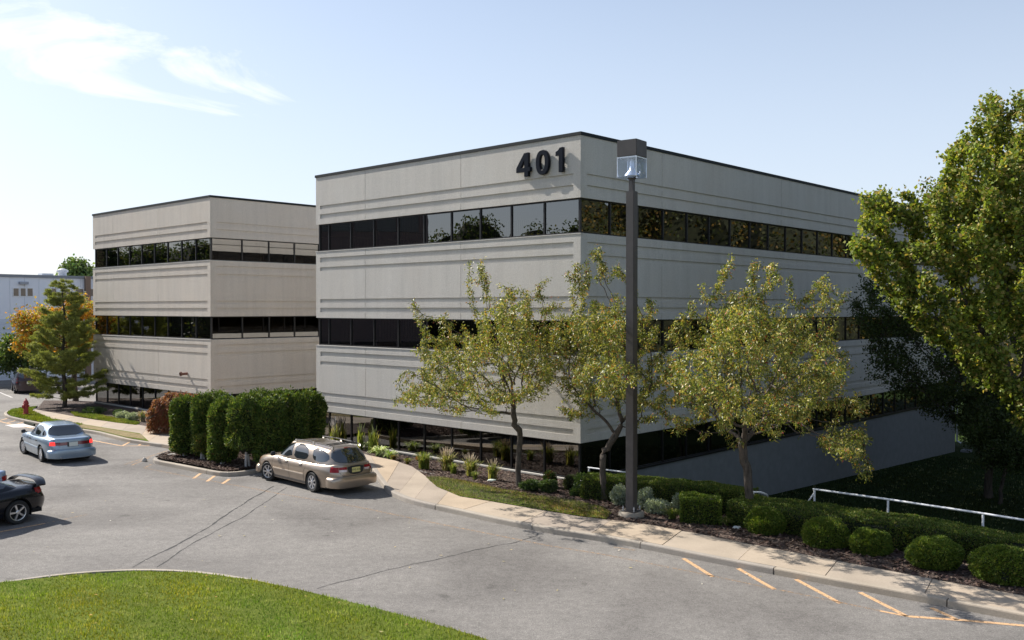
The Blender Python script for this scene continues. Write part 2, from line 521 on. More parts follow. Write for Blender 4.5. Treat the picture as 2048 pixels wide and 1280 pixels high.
def kerb_sections(name, line, parent, width=0.15, height=0.14, seg=3.0, side=1, gap=0.012, mat=None, drop=0.3):
    """line: world points at the foot of the kerb face; side = +1 if the raised ground is to the left of travel"""
    P = [Vector((p[0], p[1], 0)) for p in line]
    # resample finely
    Q = [P[0]]
    for a, b in zip(P, P[1:]):
        k = max(1, int((b - a).length / 0.35))
        for j in range(1, k + 1): Q.append(a + (b - a) * (j / k))
    # smooth
    for _ in range(3):
        Q = [Q[0]] + [(Q[i - 1] + Q[i] * 2 + Q[i + 1]) / 4 for i in range(1, len(Q) - 1)] + [Q[-1]]
    nrm = []
    for i in range(len(Q)):
        t = (Q[min(i + 1, len(Q) - 1)] - Q[max(i - 1, 0)]).normalized()
        nrm.append(Vector((-t.y, t.x, 0)) * side)
    per = max(2, int(seg / 0.35))
    out = []
    i = 0
    while i < len(Q) - 1:
        j = min(i + per, len(Q) - 1)
        if len(Q) - 1 - j < 2: j = len(Q) - 1
        idx = list(range(i, j + 1)); V = []; F = []
        prof = [(0.0, -drop), (0.012, height - 0.03), (0.022, height - 0.008), (0.045, height), (width, height), (width, -drop)]
        jig = random.uniform(-0.006, 0.006)
        for q, k in enumerate(idx):
            base = Q[k]
            t = (Q[min(k + 1, len(Q) - 1)] - Q[max(k - 1, 0)]).normalized()
            off = t * (gap if q == 0 else (-gap if q == len(idx) - 1 else 0))
            for (d, h) in prof:
                p = base + off + nrm[k] * (d + jig)
                V.append((p.x, p.y, zs(p.y) + h))
        m = len(prof)
        for q in range(len(idx) - 1):
            for r_ in range(m):
                a = q * m + r_; b = q * m + (r_ + 1) % m
                F.append((a, b, b + m, a + m))
        F.append(tuple(range(m))); F.append(tuple(reversed(range((len(idx) - 1) * m, len(idx) * m))))
        me = bpy.data.meshes.new('kerb_section'); me.from_pydata(V, [], F); me.update()
        bm = bmesh.new(); bm.from_mesh(me); bmesh.ops.recalc_face_normals(bm, faces=bm.faces); bm.to_mesh(me); bm.free()
        link('kerb_section', me, parent, mat or M_KERB)
        i = j
    return Q, nrm

# ---- right hand walk
walk = tag(bpy.data.objects.new('pavement', None), kind='structure'); COL.objects.link(walk)
kerbR_px = [(640, 905), (700, 915), (737, 934), (754, 960), (776, 990), (822, 1010), (870, 1020), (919, 1030), (968, 1042), (1016, 1052),
            (1064, 1061), (1112, 1070), (1196, 1082), (1281, 1097), (1364, 1114), (1469, 1135), (1587, 1157), (1668, 1173),
            (1760, 1189), (1850, 1206), (1937, 1223), (2048, 1244), (2200, 1274), (2500, 1335)]
kerbR = [G(*p) for p in kerbR_px]
kq, kn = kerb_sections('kerb', kerbR, walk, side=1)
innerR_px = [(560, 884), (640, 892), (700, 902), (754, 914), (790, 921), (825, 933), (851, 952), (874, 972), (919, 991), (983, 1001),
             (1064, 1015), (1160, 1031), (1214, 1039), (1301, 1050), (1402, 1068), (1490, 1086), (1624, 1112), (1715, 1129),
             (1836, 1152), (1970, 1177), (2048, 1191), (2200, 1222), (2500, 1283)]
innerR = [G(x, y, 0.14) for x, y in innerR_px]
innerR = [Vector((p.x, p.y, 0)) for p in innerR]
# back edge of the kerb
kback = [q + n * 0.153 for q, n in zip(kq, kn)]
def resample(P, n):
    L_ = [0]
    for a, b in zip(P, P[1:]): L_.append(L_[-1] + (b - a).length)
    out = []
    for i in range(n):
        t = L_[-1] * i / (n - 1); j = 0
        while j < len(L_) - 2 and L_[j + 1] < t: j += 1
        f = (t - L_[j]) / max(1e-9, L_[j + 1] - L_[j]); out.append(P[j] + (P[j + 1] - P[j]) * f)
    return out
def nearest_on(P, q, lo=0.0):
    best = None; acc = 0
    for a, b in zip(P, P[1:]):
        ab = b - a; t = max(0, min(1, (q - a).dot(ab) / max(1e-9, ab.length_squared))); c = a + ab * t
        d = (c - q).length
        if best is None or d < best[0]: best = (d, c, acc + t * ab.length)
        acc += ab.length
    return best
def slab(parent, quad_pts, z_of, top=0.14, name='paving_slab', mat=None):
    n = len(quad_pts)
    V = [(p.x, p.y, z_of(p.y) + top) for p in quad_pts] + [(p.x, p.y, z_of(p.y) - 0.2) for p in quad_pts]
    F = [tuple(range(n)), tuple(reversed(range(n, 2 * n)))] + [(i, n + i, n + (i + 1) % n, (i + 1) % n) for i in range(n)]
    me = bpy.data.meshes.new(name); me.from_pydata(V, [], F); me.update()
    bm = bmesh.new(); bm.from_mesh(me); bmesh.ops.recalc_face_normals(bm, faces=bm.faces); bm.to_mesh(me); bm.free()
    return link(name, me, parent, mat or M_WALK)
def walk_slabs(outer, inner, parent, every, top=0.14, gap=0.008):
    """slabs between two edge lines of matching parameter"""
    n = len(outer)
    i = 0
    while i < n - 1:
        j = min(i + every, n - 1)
        if n - 1 - j < every // 2: j = n - 1
        o = [outer[k] for k in range(i, j + 1)]; q = [inner[k] for k in range(i, j + 1)]
        to = (o[1] - o[0]).normalized() * gap; ti = (q[1] - q[0]).normalized() * gap
        o[0] = o[0] + to; q[0] = q[0] + ti; o[-1] = o[-1] - to; q[-1] = q[-1] - ti
        slab(parent, o + list(reversed(q)), zs, top + random.uniform(-0.004, 0.004))
        i = j
# straight run: pair by walking the inner line and matching the kerb at the same station
TK = [i / 149 for i in range(150)]
inn = resample(innerR, 150)
acc = [0]
for a, b in zip(kback, kback[1:]): acc.append(acc[-1] + (b - a).length)
# monotone pairing of both lines using two anchor stations
anch_o = [nearest_on(kback, Vector((G(x, y).x, G(x, y).y, 0)))[2] for x, y in [(776, 990), (919, 1030), (1112, 1070)]]
anch_i = [nearest_on(innerR, Vector((G(x, y, .14).x, G(x, y, .14).y, 0)))[2] for x, y in [(825, 933), (983, 1001), (1160, 1031)]]
Li = 0
for a, b in zip(innerR, innerR[1:]): Li += (b - a).length
Lo = acc[-1]
xi = [0] + anch_i + [Li]; xo = [0] + anch_o + [Lo]
def at_len(P, acc_, t):
    j = 0
    while j < len(acc_) - 2 and acc_[j + 1] < t: j += 1
    f = (t - acc_[j]) / max(1e-9, acc_[j + 1] - acc_[j]); return P[j] + (P[j + 1] - P[j]) * f
outp = [at_len(kback, acc, float(np.interp(Li * t, xi, xo))) for t in TK]
walk_slabs(outp, inn, walk, 9)
# ---- left hand walk, verge and islands
def W(px, py, dz=0.14):
    p = G(px, py, dz); return Vector((p.x, p.y, 0))
kerb_sections('kerb', [W(*p, 0.0) for p in [(72, 816), (40, 819), (18, 824), (6, 830), (12, 837), (32, 842), (75, 851), (130, 860), (193, 869), (251, 884), (300, 892), (352, 899), (405, 901)]], walk, side=1)
kerb_sections('kerb', [W(*p, 0.0) for p in [(352, 906), (322, 916), (296, 926), (350, 936), (400, 946), (451, 956), (520, 947), (580, 930), (640, 906)]], walk, side=1)
lo = resample([W(*p) for p in [(64, 821), (103, 838), (168, 849), (280, 868), (300, 884), (350, 893), (420, 896)]], 60)
li = resample([W(*p) for p in [(72, 819), (139, 831), (193, 840), (274, 849), (322, 858), (350, 864), (420, 870)]], 60)
walk_slabs(lo, li, walk, 6)
verge = cdt_sheet('verge', [W(*p) for p in [(72, 814), (40, 816), (22, 820), (14, 825), (20, 831), (34, 835), (75, 843), (130, 852), (193, 861), (251, 875), (298, 883), (280, 867), (168, 849), (103, 838), (64, 821)]], M_LAWN, lambda x, y: zs(y) + 0.15, 0.5)
tag(verge, kind='structure')
dry = cdt_sheet('dry_verge', [W(*p) for p in [(140, 846), (168, 850), (222, 859), (282, 869), (290, 879), (251, 874), (193, 860), (140, 853)]], M_DRY, lambda x, y: zs(y) + 0.158, 0.4)
tag(dry, kind='structure')

B2 = Vector((-15.26, 47.0, 0))
bounce_court = cdt_sheet('bounce_paving', [B1 + E2 * 14.9 - E1 * 0.5, B1 + E2 * 14.9 + E1 * 41, B2 + E1 * 36, B2 + E1 * 0.3 - E2 * 0.3, B2 - E1 * 1.5 - E2 * 1.0, B1 + E2 * 16 - E1 * 2.0], M_WALK, lambda x, y: zs(y) + 0.14, 2.0)  # unseen pale paving, added to bounce light onto the annex wall
tag(bounce_court, kind='structure')
bedL = [W(*p) for p in [(356, 897), (328, 906), (310, 914), (352, 922), (402, 931), (452, 942), (516, 934), (578, 919), (640, 898), (560, 884)]]
bedL += [B1 + E2 * 14.2 + E1 * 0.6, B1 + E2 * 14.9 + E1 * 8, B2 + E1 * 14, B2 + E1 * 0.5 + E2 * 0.3, B2 + E2 * 13.5 + E1 * 0.5, B2 + E2 * 15.5 + E1 * 0.6]
bedL += [W(*p) for p in [(88, 800), (72, 819), (139, 831), (193, 840), (274, 849), (322, 858), (350, 864), (420, 870), (420, 898)]]
bed2 = cdt_sheet('planting_bed', bedL, M_MULCH, lambda x, y: zs(y) + 0.125, 0.7)
tag(bed2, kind='structure')
strip = cdt_sheet('grass_strip', [W(*p) for p in [(140, 824), (180, 828), (230, 836), (280, 846), (272, 850), (230, 845), (193, 839), (150, 832)]], M_LAWN, lambda x, y: zs(y) + 0.15, 0.4)
tag(strip, kind='structure')

KT = Vector((0.78, -0.626, 0))
S0 = K0 + KN * 5.3
bedR = [Vector((p.x, p.y, 0)) for p in innerR] + [S0 + KT * 22, S0 + KT * 14, S0 + KT * 8, S0 + KT * 3, S0 + KT * 0.3,
       B1 + E1 * 0.5 - E2 * 0.6, B1 + E1 * 0.5 + E2 * 0.5, B1 + E1 * 0.5 + E2 * 7, B1 + E1 * 0.5 + E2 * 14.2]
bed1 = cdt_sheet('planting_bed', bedR, M_MULCH, bed_h, 0.45, -0.012)
tag(bed1, kind='structure')
GRASS1 = [W(*p) for p in [(851, 954), (874, 974), (919, 993), (983, 1003), (1064, 1017), (1160, 1033), (1212, 1039), (1222, 1028), (1205, 1012), (1150, 1000), (1080, 990), (1000, 975), (930, 958), (880, 950)]]
g1 = cdt_sheet('grass_strip', GRASS1, M_LAWN, bed_h, 0.3, 0.012)
tag(g1, kind='structure')
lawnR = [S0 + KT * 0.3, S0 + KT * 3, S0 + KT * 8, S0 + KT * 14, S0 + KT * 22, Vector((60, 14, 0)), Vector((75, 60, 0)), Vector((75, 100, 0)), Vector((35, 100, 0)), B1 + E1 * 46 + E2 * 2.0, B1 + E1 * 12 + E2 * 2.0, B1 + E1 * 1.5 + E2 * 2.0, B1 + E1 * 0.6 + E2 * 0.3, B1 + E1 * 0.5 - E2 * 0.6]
g2 = cdt_sheet('lawn', lawnR, M_LAWN_SHADETONED, bed_h, 1.0, 0.0)
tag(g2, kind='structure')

# near lawn
nearK_px = [(-260, 1200), (0, 1163), (100, 1147), (190, 1139), (270, 1136), (340, 1136), (400, 1139), (450, 1145), (500, 1154), (600, 1178), (700, 1207), (800, 1238), (900, 1270), (1000, 1304), (1120, 1350)]
nearK = [W(*p) for p in nearK_px]
nq, nn = kerb_sections('kerb', nearK, walk, side=-1, width=0.14)
NEARPOLY = [q + n * 0.145 for q, n in zip(nq, nn)][::3] + [Vector((4, 6, 0)), Vector((-30, 4, 0))]
def near_h(x, y): return 0.13 + 0.22 * ss(0.0, 6.0, 19.5 - y) + 0.02 * math.sin(x * 0.9 + y)
g3 = cdt_sheet('lawn', NEARPOLY, M_LAWN, near_h, 0.5)
tag(g3, kind='structure')

# grass blades as real geometry
def blades(name, poly, hfun, n, h, mat, parent=None, wid=0.012, cols=None, dz=0.0, spread=0.5):
    pts = np.array([(p.x, p.y) for p in poly])
    lo_, hi_ = pts.min(0), pts.max(0)
    Q = RNG.uniform(lo_, hi_, (int(n * 1.0), 2))
    ins = np.zeros(len(Q), bool)
    j = len(pts) - 1
    for i in range(len(pts)):
        a, b = pts[i], pts[j]
        cond = ((a[1] > Q[:, 1]) != (b[1] > Q[:, 1]))
        xi_ = (b[0] - a[0]) * (Q[:, 1] - a[1]) / (b[1] - a[1] + 1e-12) + a[0]
        ins ^= cond & (Q[:, 0] < xi_); j = i
    Q = Q[ins]
    m = len(Q)
    Z = np.array([hfun(x, y) for x, y in Q]) + dz
    an = RNG.uniform(0, 2 * np.pi, m); ln = RNG.uniform(0, spread, m); la = RNG.uniform(0, 2 * np.pi, m)
    patch = 0.5 + 0.5 * np.sin(Q[:, 0] * 2.1 + np.sin(Q[:, 1] * 1.7) * 2) * np.cos(Q[:, 1] * 2.7 + np.sin(Q[:, 0] * 1.3))
    hh = h * RNG.uniform(0.5, 1.25, m) * (0.75 + 0.5 * patch)
    w = np.stack([np.cos(an), np.sin(an)], 1) * wid
    B = np.zeros((m, 3, 3))
    B[:, 0, :2] = Q - w; B[:, 1, :2] = Q + w; B[:, 0, 2] = B[:, 1, 2] = Z - 0.005
    B[:, 2, 0] = Q[:, 0] + np.cos(la) * ln * hh; B[:, 2, 1] = Q[:, 1] + np.sin(la) * ln * hh; B[:, 2, 2] = Z + hh
    F = np.arange(m * 3).reshape(m, 3)
    cols = np.array(cols)
    p2 = 0.5 + 0.25 * (np.sin(Q[:, 0] * 0.7 + 1.3 * np.sin(Q[:, 1] * 0.9)) + np.sin(Q[:, 1] * 1.9 + Q[:, 0] * 3.1))
    c = cols[RNG.integers(0, len(cols), m)] * RNG.uniform(0.7, 1.25, (m, 1)) * (0.72 + 0.45 * patch[:, None])
    c[:, 0] *= 0.85 + 0.45 * p2; c[:, 2] *= 0.9 + 0.8 * (1 - p2)
    weed = (np.sin(Q[:, 0] * 4.3 + 2 * np.sin(Q[:, 1] * 3.1)) * np.sin(Q[:, 1] * 5.2 + Q[:, 0]) > 0.82)
    c[weed] = c[weed] * 0.6 + np.array([0.16, 0.16, 0.09])
    me = np_mesh(name, B.reshape(-1, 3), F, col=np.repeat(c, 3, 0), mat=mat)
    return link(name, me, parent)

def leaf_mat(name, transl=0.35, rough=0.5, spec=0.4):
    m, nt, N, L, P = new_mat(name)
    a = N.new('ShaderNodeAttribute'); a.attribute_name = 'Col'
    L.new(a.outputs['Color'], P.inputs['Base Color'])
    P.inputs['Roughness'].default_value = rough; P.inputs['Specular IOR Level'].default_value = spec
    t = N.new('ShaderNodeBsdfTranslucent'); L.new(mixc(nt, 1.0, a.outputs['Color'], (1.5, 1.5, 0.7), 'MULTIPLY'), t.inputs[0])
    mx = N.new('ShaderNodeMixShader'); mx.inputs[0].default_value = transl
    L.new(P.outputs[0], mx.inputs[1]); L.new(t.outputs[0], mx.inputs[2]); L.new(mx.outputs[0], N['Material Output'].inputs[0])
    return m
M_BLADE = leaf_mat('grass_blade', 0.35, 0.6, 0.25)
M_LEAF = leaf_mat('leaf_matte', 0.36, 0.55, 0.35)
M_LEAFG = leaf_mat('leaf_glossy', 0.28, 0.48, 0.5)
M_FROND = leaf_mat('evergreen_frond', 0.25, 0.6, 0.3)

tag(blades('grass', NEARPOLY, near_h, 360000, 0.048, M_BLADE, cols=[(0.15, 0.21, 0.02), (0.18, 0.24, 0.025), (0.10, 0.16, 0.016), (0.26, 0.29, 0.07)], wid=0.010), kind='stuff')
tag(blades('grass', GRASS1, bed_h, 42000, 0.06, M_BLADE, cols=[(0.12, 0.14, 0.03), (0.20, 0.18, 0.07), (0.08, 0.12, 0.02), (0.28, 0.22, 0.11)], wid=0.011), kind='stuff')
tag(blades('grass', [v.copy() for v in [Vector(q) for q in [W(*p) for p in [(72, 814), (40, 816), (22, 820), (14, 825), (20, 831), (34, 835), (75, 843), (150, 854), (168, 849), (103, 838), (64, 821)]]]], lambda x, y: zs(y) + 0.15, 26000, 0.08, M_BLADE, cols=[(0.13, 0.18, 0.02), (0.10, 0.15, 0.02)], wid=0.02), kind='stuff')
tag(blades('grass', [W(*p) for p in [(140, 824), (180, 828), (230, 836), (280, 846), (272, 850), (230, 845), (193, 839), (150, 832)]], lambda x, y: zs(y) + 0.15, 30000, 0.08, M_BLADE, cols=[(0.13, 0.18, 0.02), (0.10, 0.15, 0.02), (0.2, 0.2, 0.05)], wid=0.02), kind='stuff')
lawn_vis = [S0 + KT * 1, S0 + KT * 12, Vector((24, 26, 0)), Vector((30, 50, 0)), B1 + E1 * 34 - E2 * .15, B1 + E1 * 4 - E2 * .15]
tag(blades('grass', lawn_vis, bed_h, 90000, 0.09, M_BLADE, cols=[(0.03, 0.05, 0.010), (0.02, 0.035, 0.008)], wid=0.025), kind='stuff')  # dark blade colours carry the shade of this lawn as well
# loose bark on the beds
def chips(name, poly, hfun, n, dz):
    pts = np.array([(p.x, p.y) for p in poly]); lo_, hi_ = pts.min(0), pts.max(0)
    Q = RNG.uniform(lo_, hi_, (n, 2)); ins = np.zeros(len(Q), bool); j = len(pts) - 1
    for i in range(len(pts)):
        a, b = pts[i], pts[j]
        cond = ((a[1] > Q[:, 1]) != (b[1] > Q[:, 1])); xi_ = (b[0] - a[0]) * (Q[:, 1] - a[1]) / (b[1] - a[1] + 1e-12) + a[0]
        ins ^= cond & (Q[:, 0] < xi_); j = i
    Q = Q[ins]; m = len(Q); Z = np.array([hfun(x, y) for x, y in Q]) + dz
    an = RNG.uniform(0, 6.28, m); u = np.stack([np.cos(an), np.sin(an), RNG.uniform(-.5, .5, m)], 1) * RNG.uniform(.02, .06, (m, 1))
    v = np.stack([-np.sin(an), np.cos(an), RNG.uniform(-.6, .6, m)], 1) * RNG.uniform(.01, .025, (m, 1))
    C = np.stack([Q[:, 0], Q[:, 1], Z + RNG.uniform(0.005, .035, m)], 1)
    V = np.stack([C - u - v, C + u - v, C + u + v, C - u + v], 1).reshape(-1, 3)
    cols = np.array([(.05, .03, .022), (.10, .065, .05), (.16, .12, .095), (.07, .045, .04)])[RNG.integers(0, 4, m)] * RNG.uniform(.7, 1.3, (m, 1))
    return link(name, np_mesh(name, V, np.arange(4 * m).reshape(m, 4), col=np.repeat(cols, 4, 0), mat=M_CHIP))
M_CHIP = leaf_mat('bark_chip', 0.0, 0.9, 0.1)
tag(chips('bark_mulch', [p for p in innerR if p.x < 16 and p.x > -7] + [S0 + KT * 16, S0 + KT * 8, S0 + KT * 0.3, B1 + E2 * 0.1, B1 + E2 * 10], bed_h, 60000, -0.012), kind='stuff')
tag(chips('bark_mulch', bedL[:9] + [W(600, 890), W(420, 880), W(354, 890)], lambda x, y: zs(y) + 0.125, 30000, 0.0), kind='stuff')

# ---- painted lines and cracks: thin sheets just above the asphalt
def ribbon(name, px, width, mat, dz=0.004, wig=0.0, parent=None, kind='structure', taper=False):
    P = [W(x, y, 0.0) for x, y in px]
    Q = [P[0]]
    for a, b in zip(P, P[1:]):
        k = max(1, int((b - a).length / 0.12)) if wig else max(1, int((b - a).length / 2.0))
        for j in range(1, k + 1): Q.append(a + (b - a) * (j / k))
    if wig:
        rr = random.Random(int(px[0][0]) + 5); off = 0; offs = []
        for i in range(len(Q)):
            off = off * 0.86 + rr.uniform(-1, 1) * wig; offs.append(off)
    V = []
    for i, q in enumerate(Q):
        t = (Q[min(i + 1, len(Q) - 1)] - Q[max(i - 1, 0)]).normalized(); n = Vector((-t.y, t.x, 0))
        w = width * (random.uniform(0.35, 1.5) if wig else 1.0)
        c = q + n * (offs[i] if wig else 0)
        for s_ in (-0.5, 0.5):
            p = c + n * w * s_; V.append((p.x, p.y, zs(p.y) + dz))
    F = [(2 * i, 2 * i + 1, 2 * i + 3, 2 * i + 2) for i in range(len(Q) - 1)]
    me = bpy.data.meshes.new(name); me.from_pydata(V, [], F); me.update(); me.materials.append(mat)
    if me.polygons[0].normal.z < 0: me.flip_normals()
    o = link(name, me, parent)
    return tag(o, kind=kind) if parent is None else o
marks = tag(bpy.data.objects.new('road_markings', None), kind='structure'); COL.objects.link(marks)
OR = 0.10
for px, w, m in [
    ([(-60, 829), (0, 843), (28, 850), (62, 856), (110, 865), (185, 881), (244, 892), (306, 891.5)], OR, M_ORANGE),
    ([(-30, 838), (-8, 832)], OR, M_ORANGE), ([(0, 841), (18, 836)], OR, M_ORANGE), ([(13, 846), (32, 841)], OR, M_ORANGE), ([(28, 850), (48, 844)], OR, M_ORANGE),
    ([(244, 892), (262, 883)], OR, M_ORANGE), ([(277, 891), (285, 887)], OR, M_ORANGE),
    ([(250, 929), (336, 901)], OR, M_ORANGE_OLD), ([(262, 931), (300, 915)], OR, M_ORANGE_OLD), ([(288, 936), (303, 929)], OR, M_ORANGE_OLD),
    ([(288, 936), (400, 958), (516, 979), (560, 988), (640, 1001), (725, 1016), (883, 1049), (1000, 1072), (1100, 1092), (1201, 1108)], 0.07, M_ORANGE_OLD),
    ([(387, 957), (401, 947)], OR, M_ORANGE), ([(414, 963), (429, 952)], OR, M_ORANGE), ([(445, 967.5), (459, 958)], OR, M_ORANGE),
    ([(1201, 1108), (1395, 1146), (1520, 1172), (1671, 1203), (1760, 1222)], 0.06, M_ORANGE_OLD), ([(1760, 1222), (1816, 1233)], 0.08, M_ORANGE), ([(1816, 1233), (1930, 1241), (2048, 1251.5), (2300, 1275)], 0.11, M_ORANGE),
    ([(1228, 1094.5), (1271, 1101)], 0.08, M_ORANGE_OLD),
    ([(1367, 1117), (1426, 1154)], 0.10, M_ORANGE), ([(1476, 1137), (1549, 1179)], 0.10, M_ORANGE), ([(1592, 1159), (1681, 1207)], 0.10, M_ORANGE),
    ([(1720, 1185), (1814, 1233)], 0.10, M_ORANGE), ([(1863, 1216), (1915, 1240)], 0.10, M_ORANGE),
    ([(-80, 1082), (0, 1064), (90, 1047)], 0.09, M_ORANGE), ([(90, 1047), (175, 1029)], 0.06, M_ORANGE_OLD),
]:
    ribbon('painted_line', px, w, m, parent=marks)
for px in [[(-10, 781), (24, 795)], [(-120, 770), (-60, 790)]]: ribbon('painted_line', px, 0.12, M_WHITE_OLD, parent=marks)
cracks = tag(bpy.data.objects.new('road_cracks', None), kind='structure'); COL.objects.link(cracks)
for px, w, g_ in [([(548, 972), (503, 997), (419, 1052), (338, 1097), (265, 1135)], 0.05, 0.014),
              ([(574, 975), (483, 1036), (387, 1087), (314, 1134)], 0.028, 0.014),
              ([(1077, 1070), (1030, 1085), (951, 1100), (887, 1116), (780, 1140), (700, 1160), (632, 1177)], 0.022, 0.02)]:
    ribbon('crack', px, w, M_CRACK, dz=0.0035, wig=g_, parent=cracks)

# small litter of pale leaves on the asphalt
def litter():
    V = []; F = []; C = []
    rr = random.Random(12)
    for _ in range(150):
        x = rr.uniform(-16, 9); y = rr.uniform(17.5, 34)
        a = rr.uniform(0, 6.28); s_ = rr.uniform(0.02, 0.05)
        if (Vector((x, y, 0)) - K0).dot(KN) > -0.1 and x > -6.5: continue
        b = len(V)
        for k, r_ in ((0, 1), (1.57, .5), (3.14, 1), (4.71, .5)):
            V.append((x + math.cos(a + k) * s_ * r_, y + math.sin(a + k) * s_ * r_, zs(y) + 0.012 + rr.uniform(0, .012)))
        F.append((b, b + 1, b + 2, b + 3)); c = rr.choice([(.55, .5, .4), (.45, .36, .2), (.6, .56, .48), (.35, .3, .15)])
        C += [c] * 4
    for _ in range(60):
        x = rr.uniform(-14, 1); y = rr.uniform(14.5, 19.5)
        if not inside(NEARPOLY, Vector((x, y, 0))): continue
        a = rr.uniform(0, 6.28); s_ = rr.uniform(0.02, 0.045); b = len(V)
        for k, r_ in ((0, 1), (1.57, .6), (3.14, 1), (4.71, .6)):
            V.append((x + math.cos(a + k) * s_ * r_, y + math.sin(a + k) * s_ * r_, near_h(x, y) + 0.045 + rr.uniform(0, .015)))
        F.append((b, b + 1, b + 2, b + 3)); c = rr.choice([(.30, .26, .12), (.28, .16, .06), (.36, .24, .07)])
        C += [c] * 4
    tag(link('fallen_leaves', np_mesh('fallen_leaves', np.array(V), np.array(F), col=np.array(C), mat=M_CHIP)), kind='stuff')
litter()

# ------------------------------------------------------------------ buildings
def face_frames(LX, LY):
    # (origin, rotation about z, length): local x runs along the face, local y points outward
    return {'left': (Vector((0, 0, 0)), math.pi / 2, LY), 'right': (Vector((LX, 0, 0)), math.pi, LX),
            'back': (Vector((LX, LY, 0)), -math.pi / 2, LY), 'far': (Vector((0, LY, 0)), 0.0, LX)}

class WinKit:
    """shared meshes for one bay size"""
    cache = {}
    @staticmethod
    def get(w, h, variant):
        key = (round(w, 3), round(h, 3))
        if key not in WinKit.cache:
            f = MB()
            t = 0.028; d0, d1 = -0.03, 0.045
            f.box(-0.001, t, d0, d1, 0, h); f.box(w - t, w + 0.001, d0, d1, 0, h)
            f.box(t, w - t, d0, d1 - 0.005, 0, 0.045); f.box(t, w - t, d0, d1 - 0.005, h - 0.045, h)
            fr = f.mesh('window', M_FRAME)
            g = MB(); g.add([(t, 0, 0.045), (w - t, 0, 0.045), (w - t, 0, h - 0.045), (t, 0, h - 0.045)], [(0, 1, 2, 3)])
            me = bpy.data.meshes.new('pane'); me.from_pydata(g.v, [], [(0, 3, 2, 1)]); me.materials.append(M_GLASS)
            bl = []
            for open_, tilt in ((1.0, .25), (0.55, .4), (0.25, 0.1), (1.0, 0.75)):
                b = MB(); x = 0.05
                while x < 0.05 + (w - 0.1) * open_:
                    c, s_ = math.cos(tilt), math.sin(tilt)
                    b.add([(x, -0.16 + s_ * .04, 0.02), (x + .085 * c, -0.16 - s_ * .085 + s_ * .04, 0.02), (x + .085 * c, -0.16 - s_ * .085 + s_ * .04, h - 0.03), (x, -0.16 + s_ * .04, h - 0.03)], [(0, 1, 2, 3)])
                    x += 0.095
                m2_ = bpy.data.meshes.new('blind'); m2_.from_pydata(b.v, [], b.f); m2_.materials.append(M_BLIND); bl.append(m2_)
            WinKit.cache[key] = (fr, me, bl)
        return WinKit.cache[key]

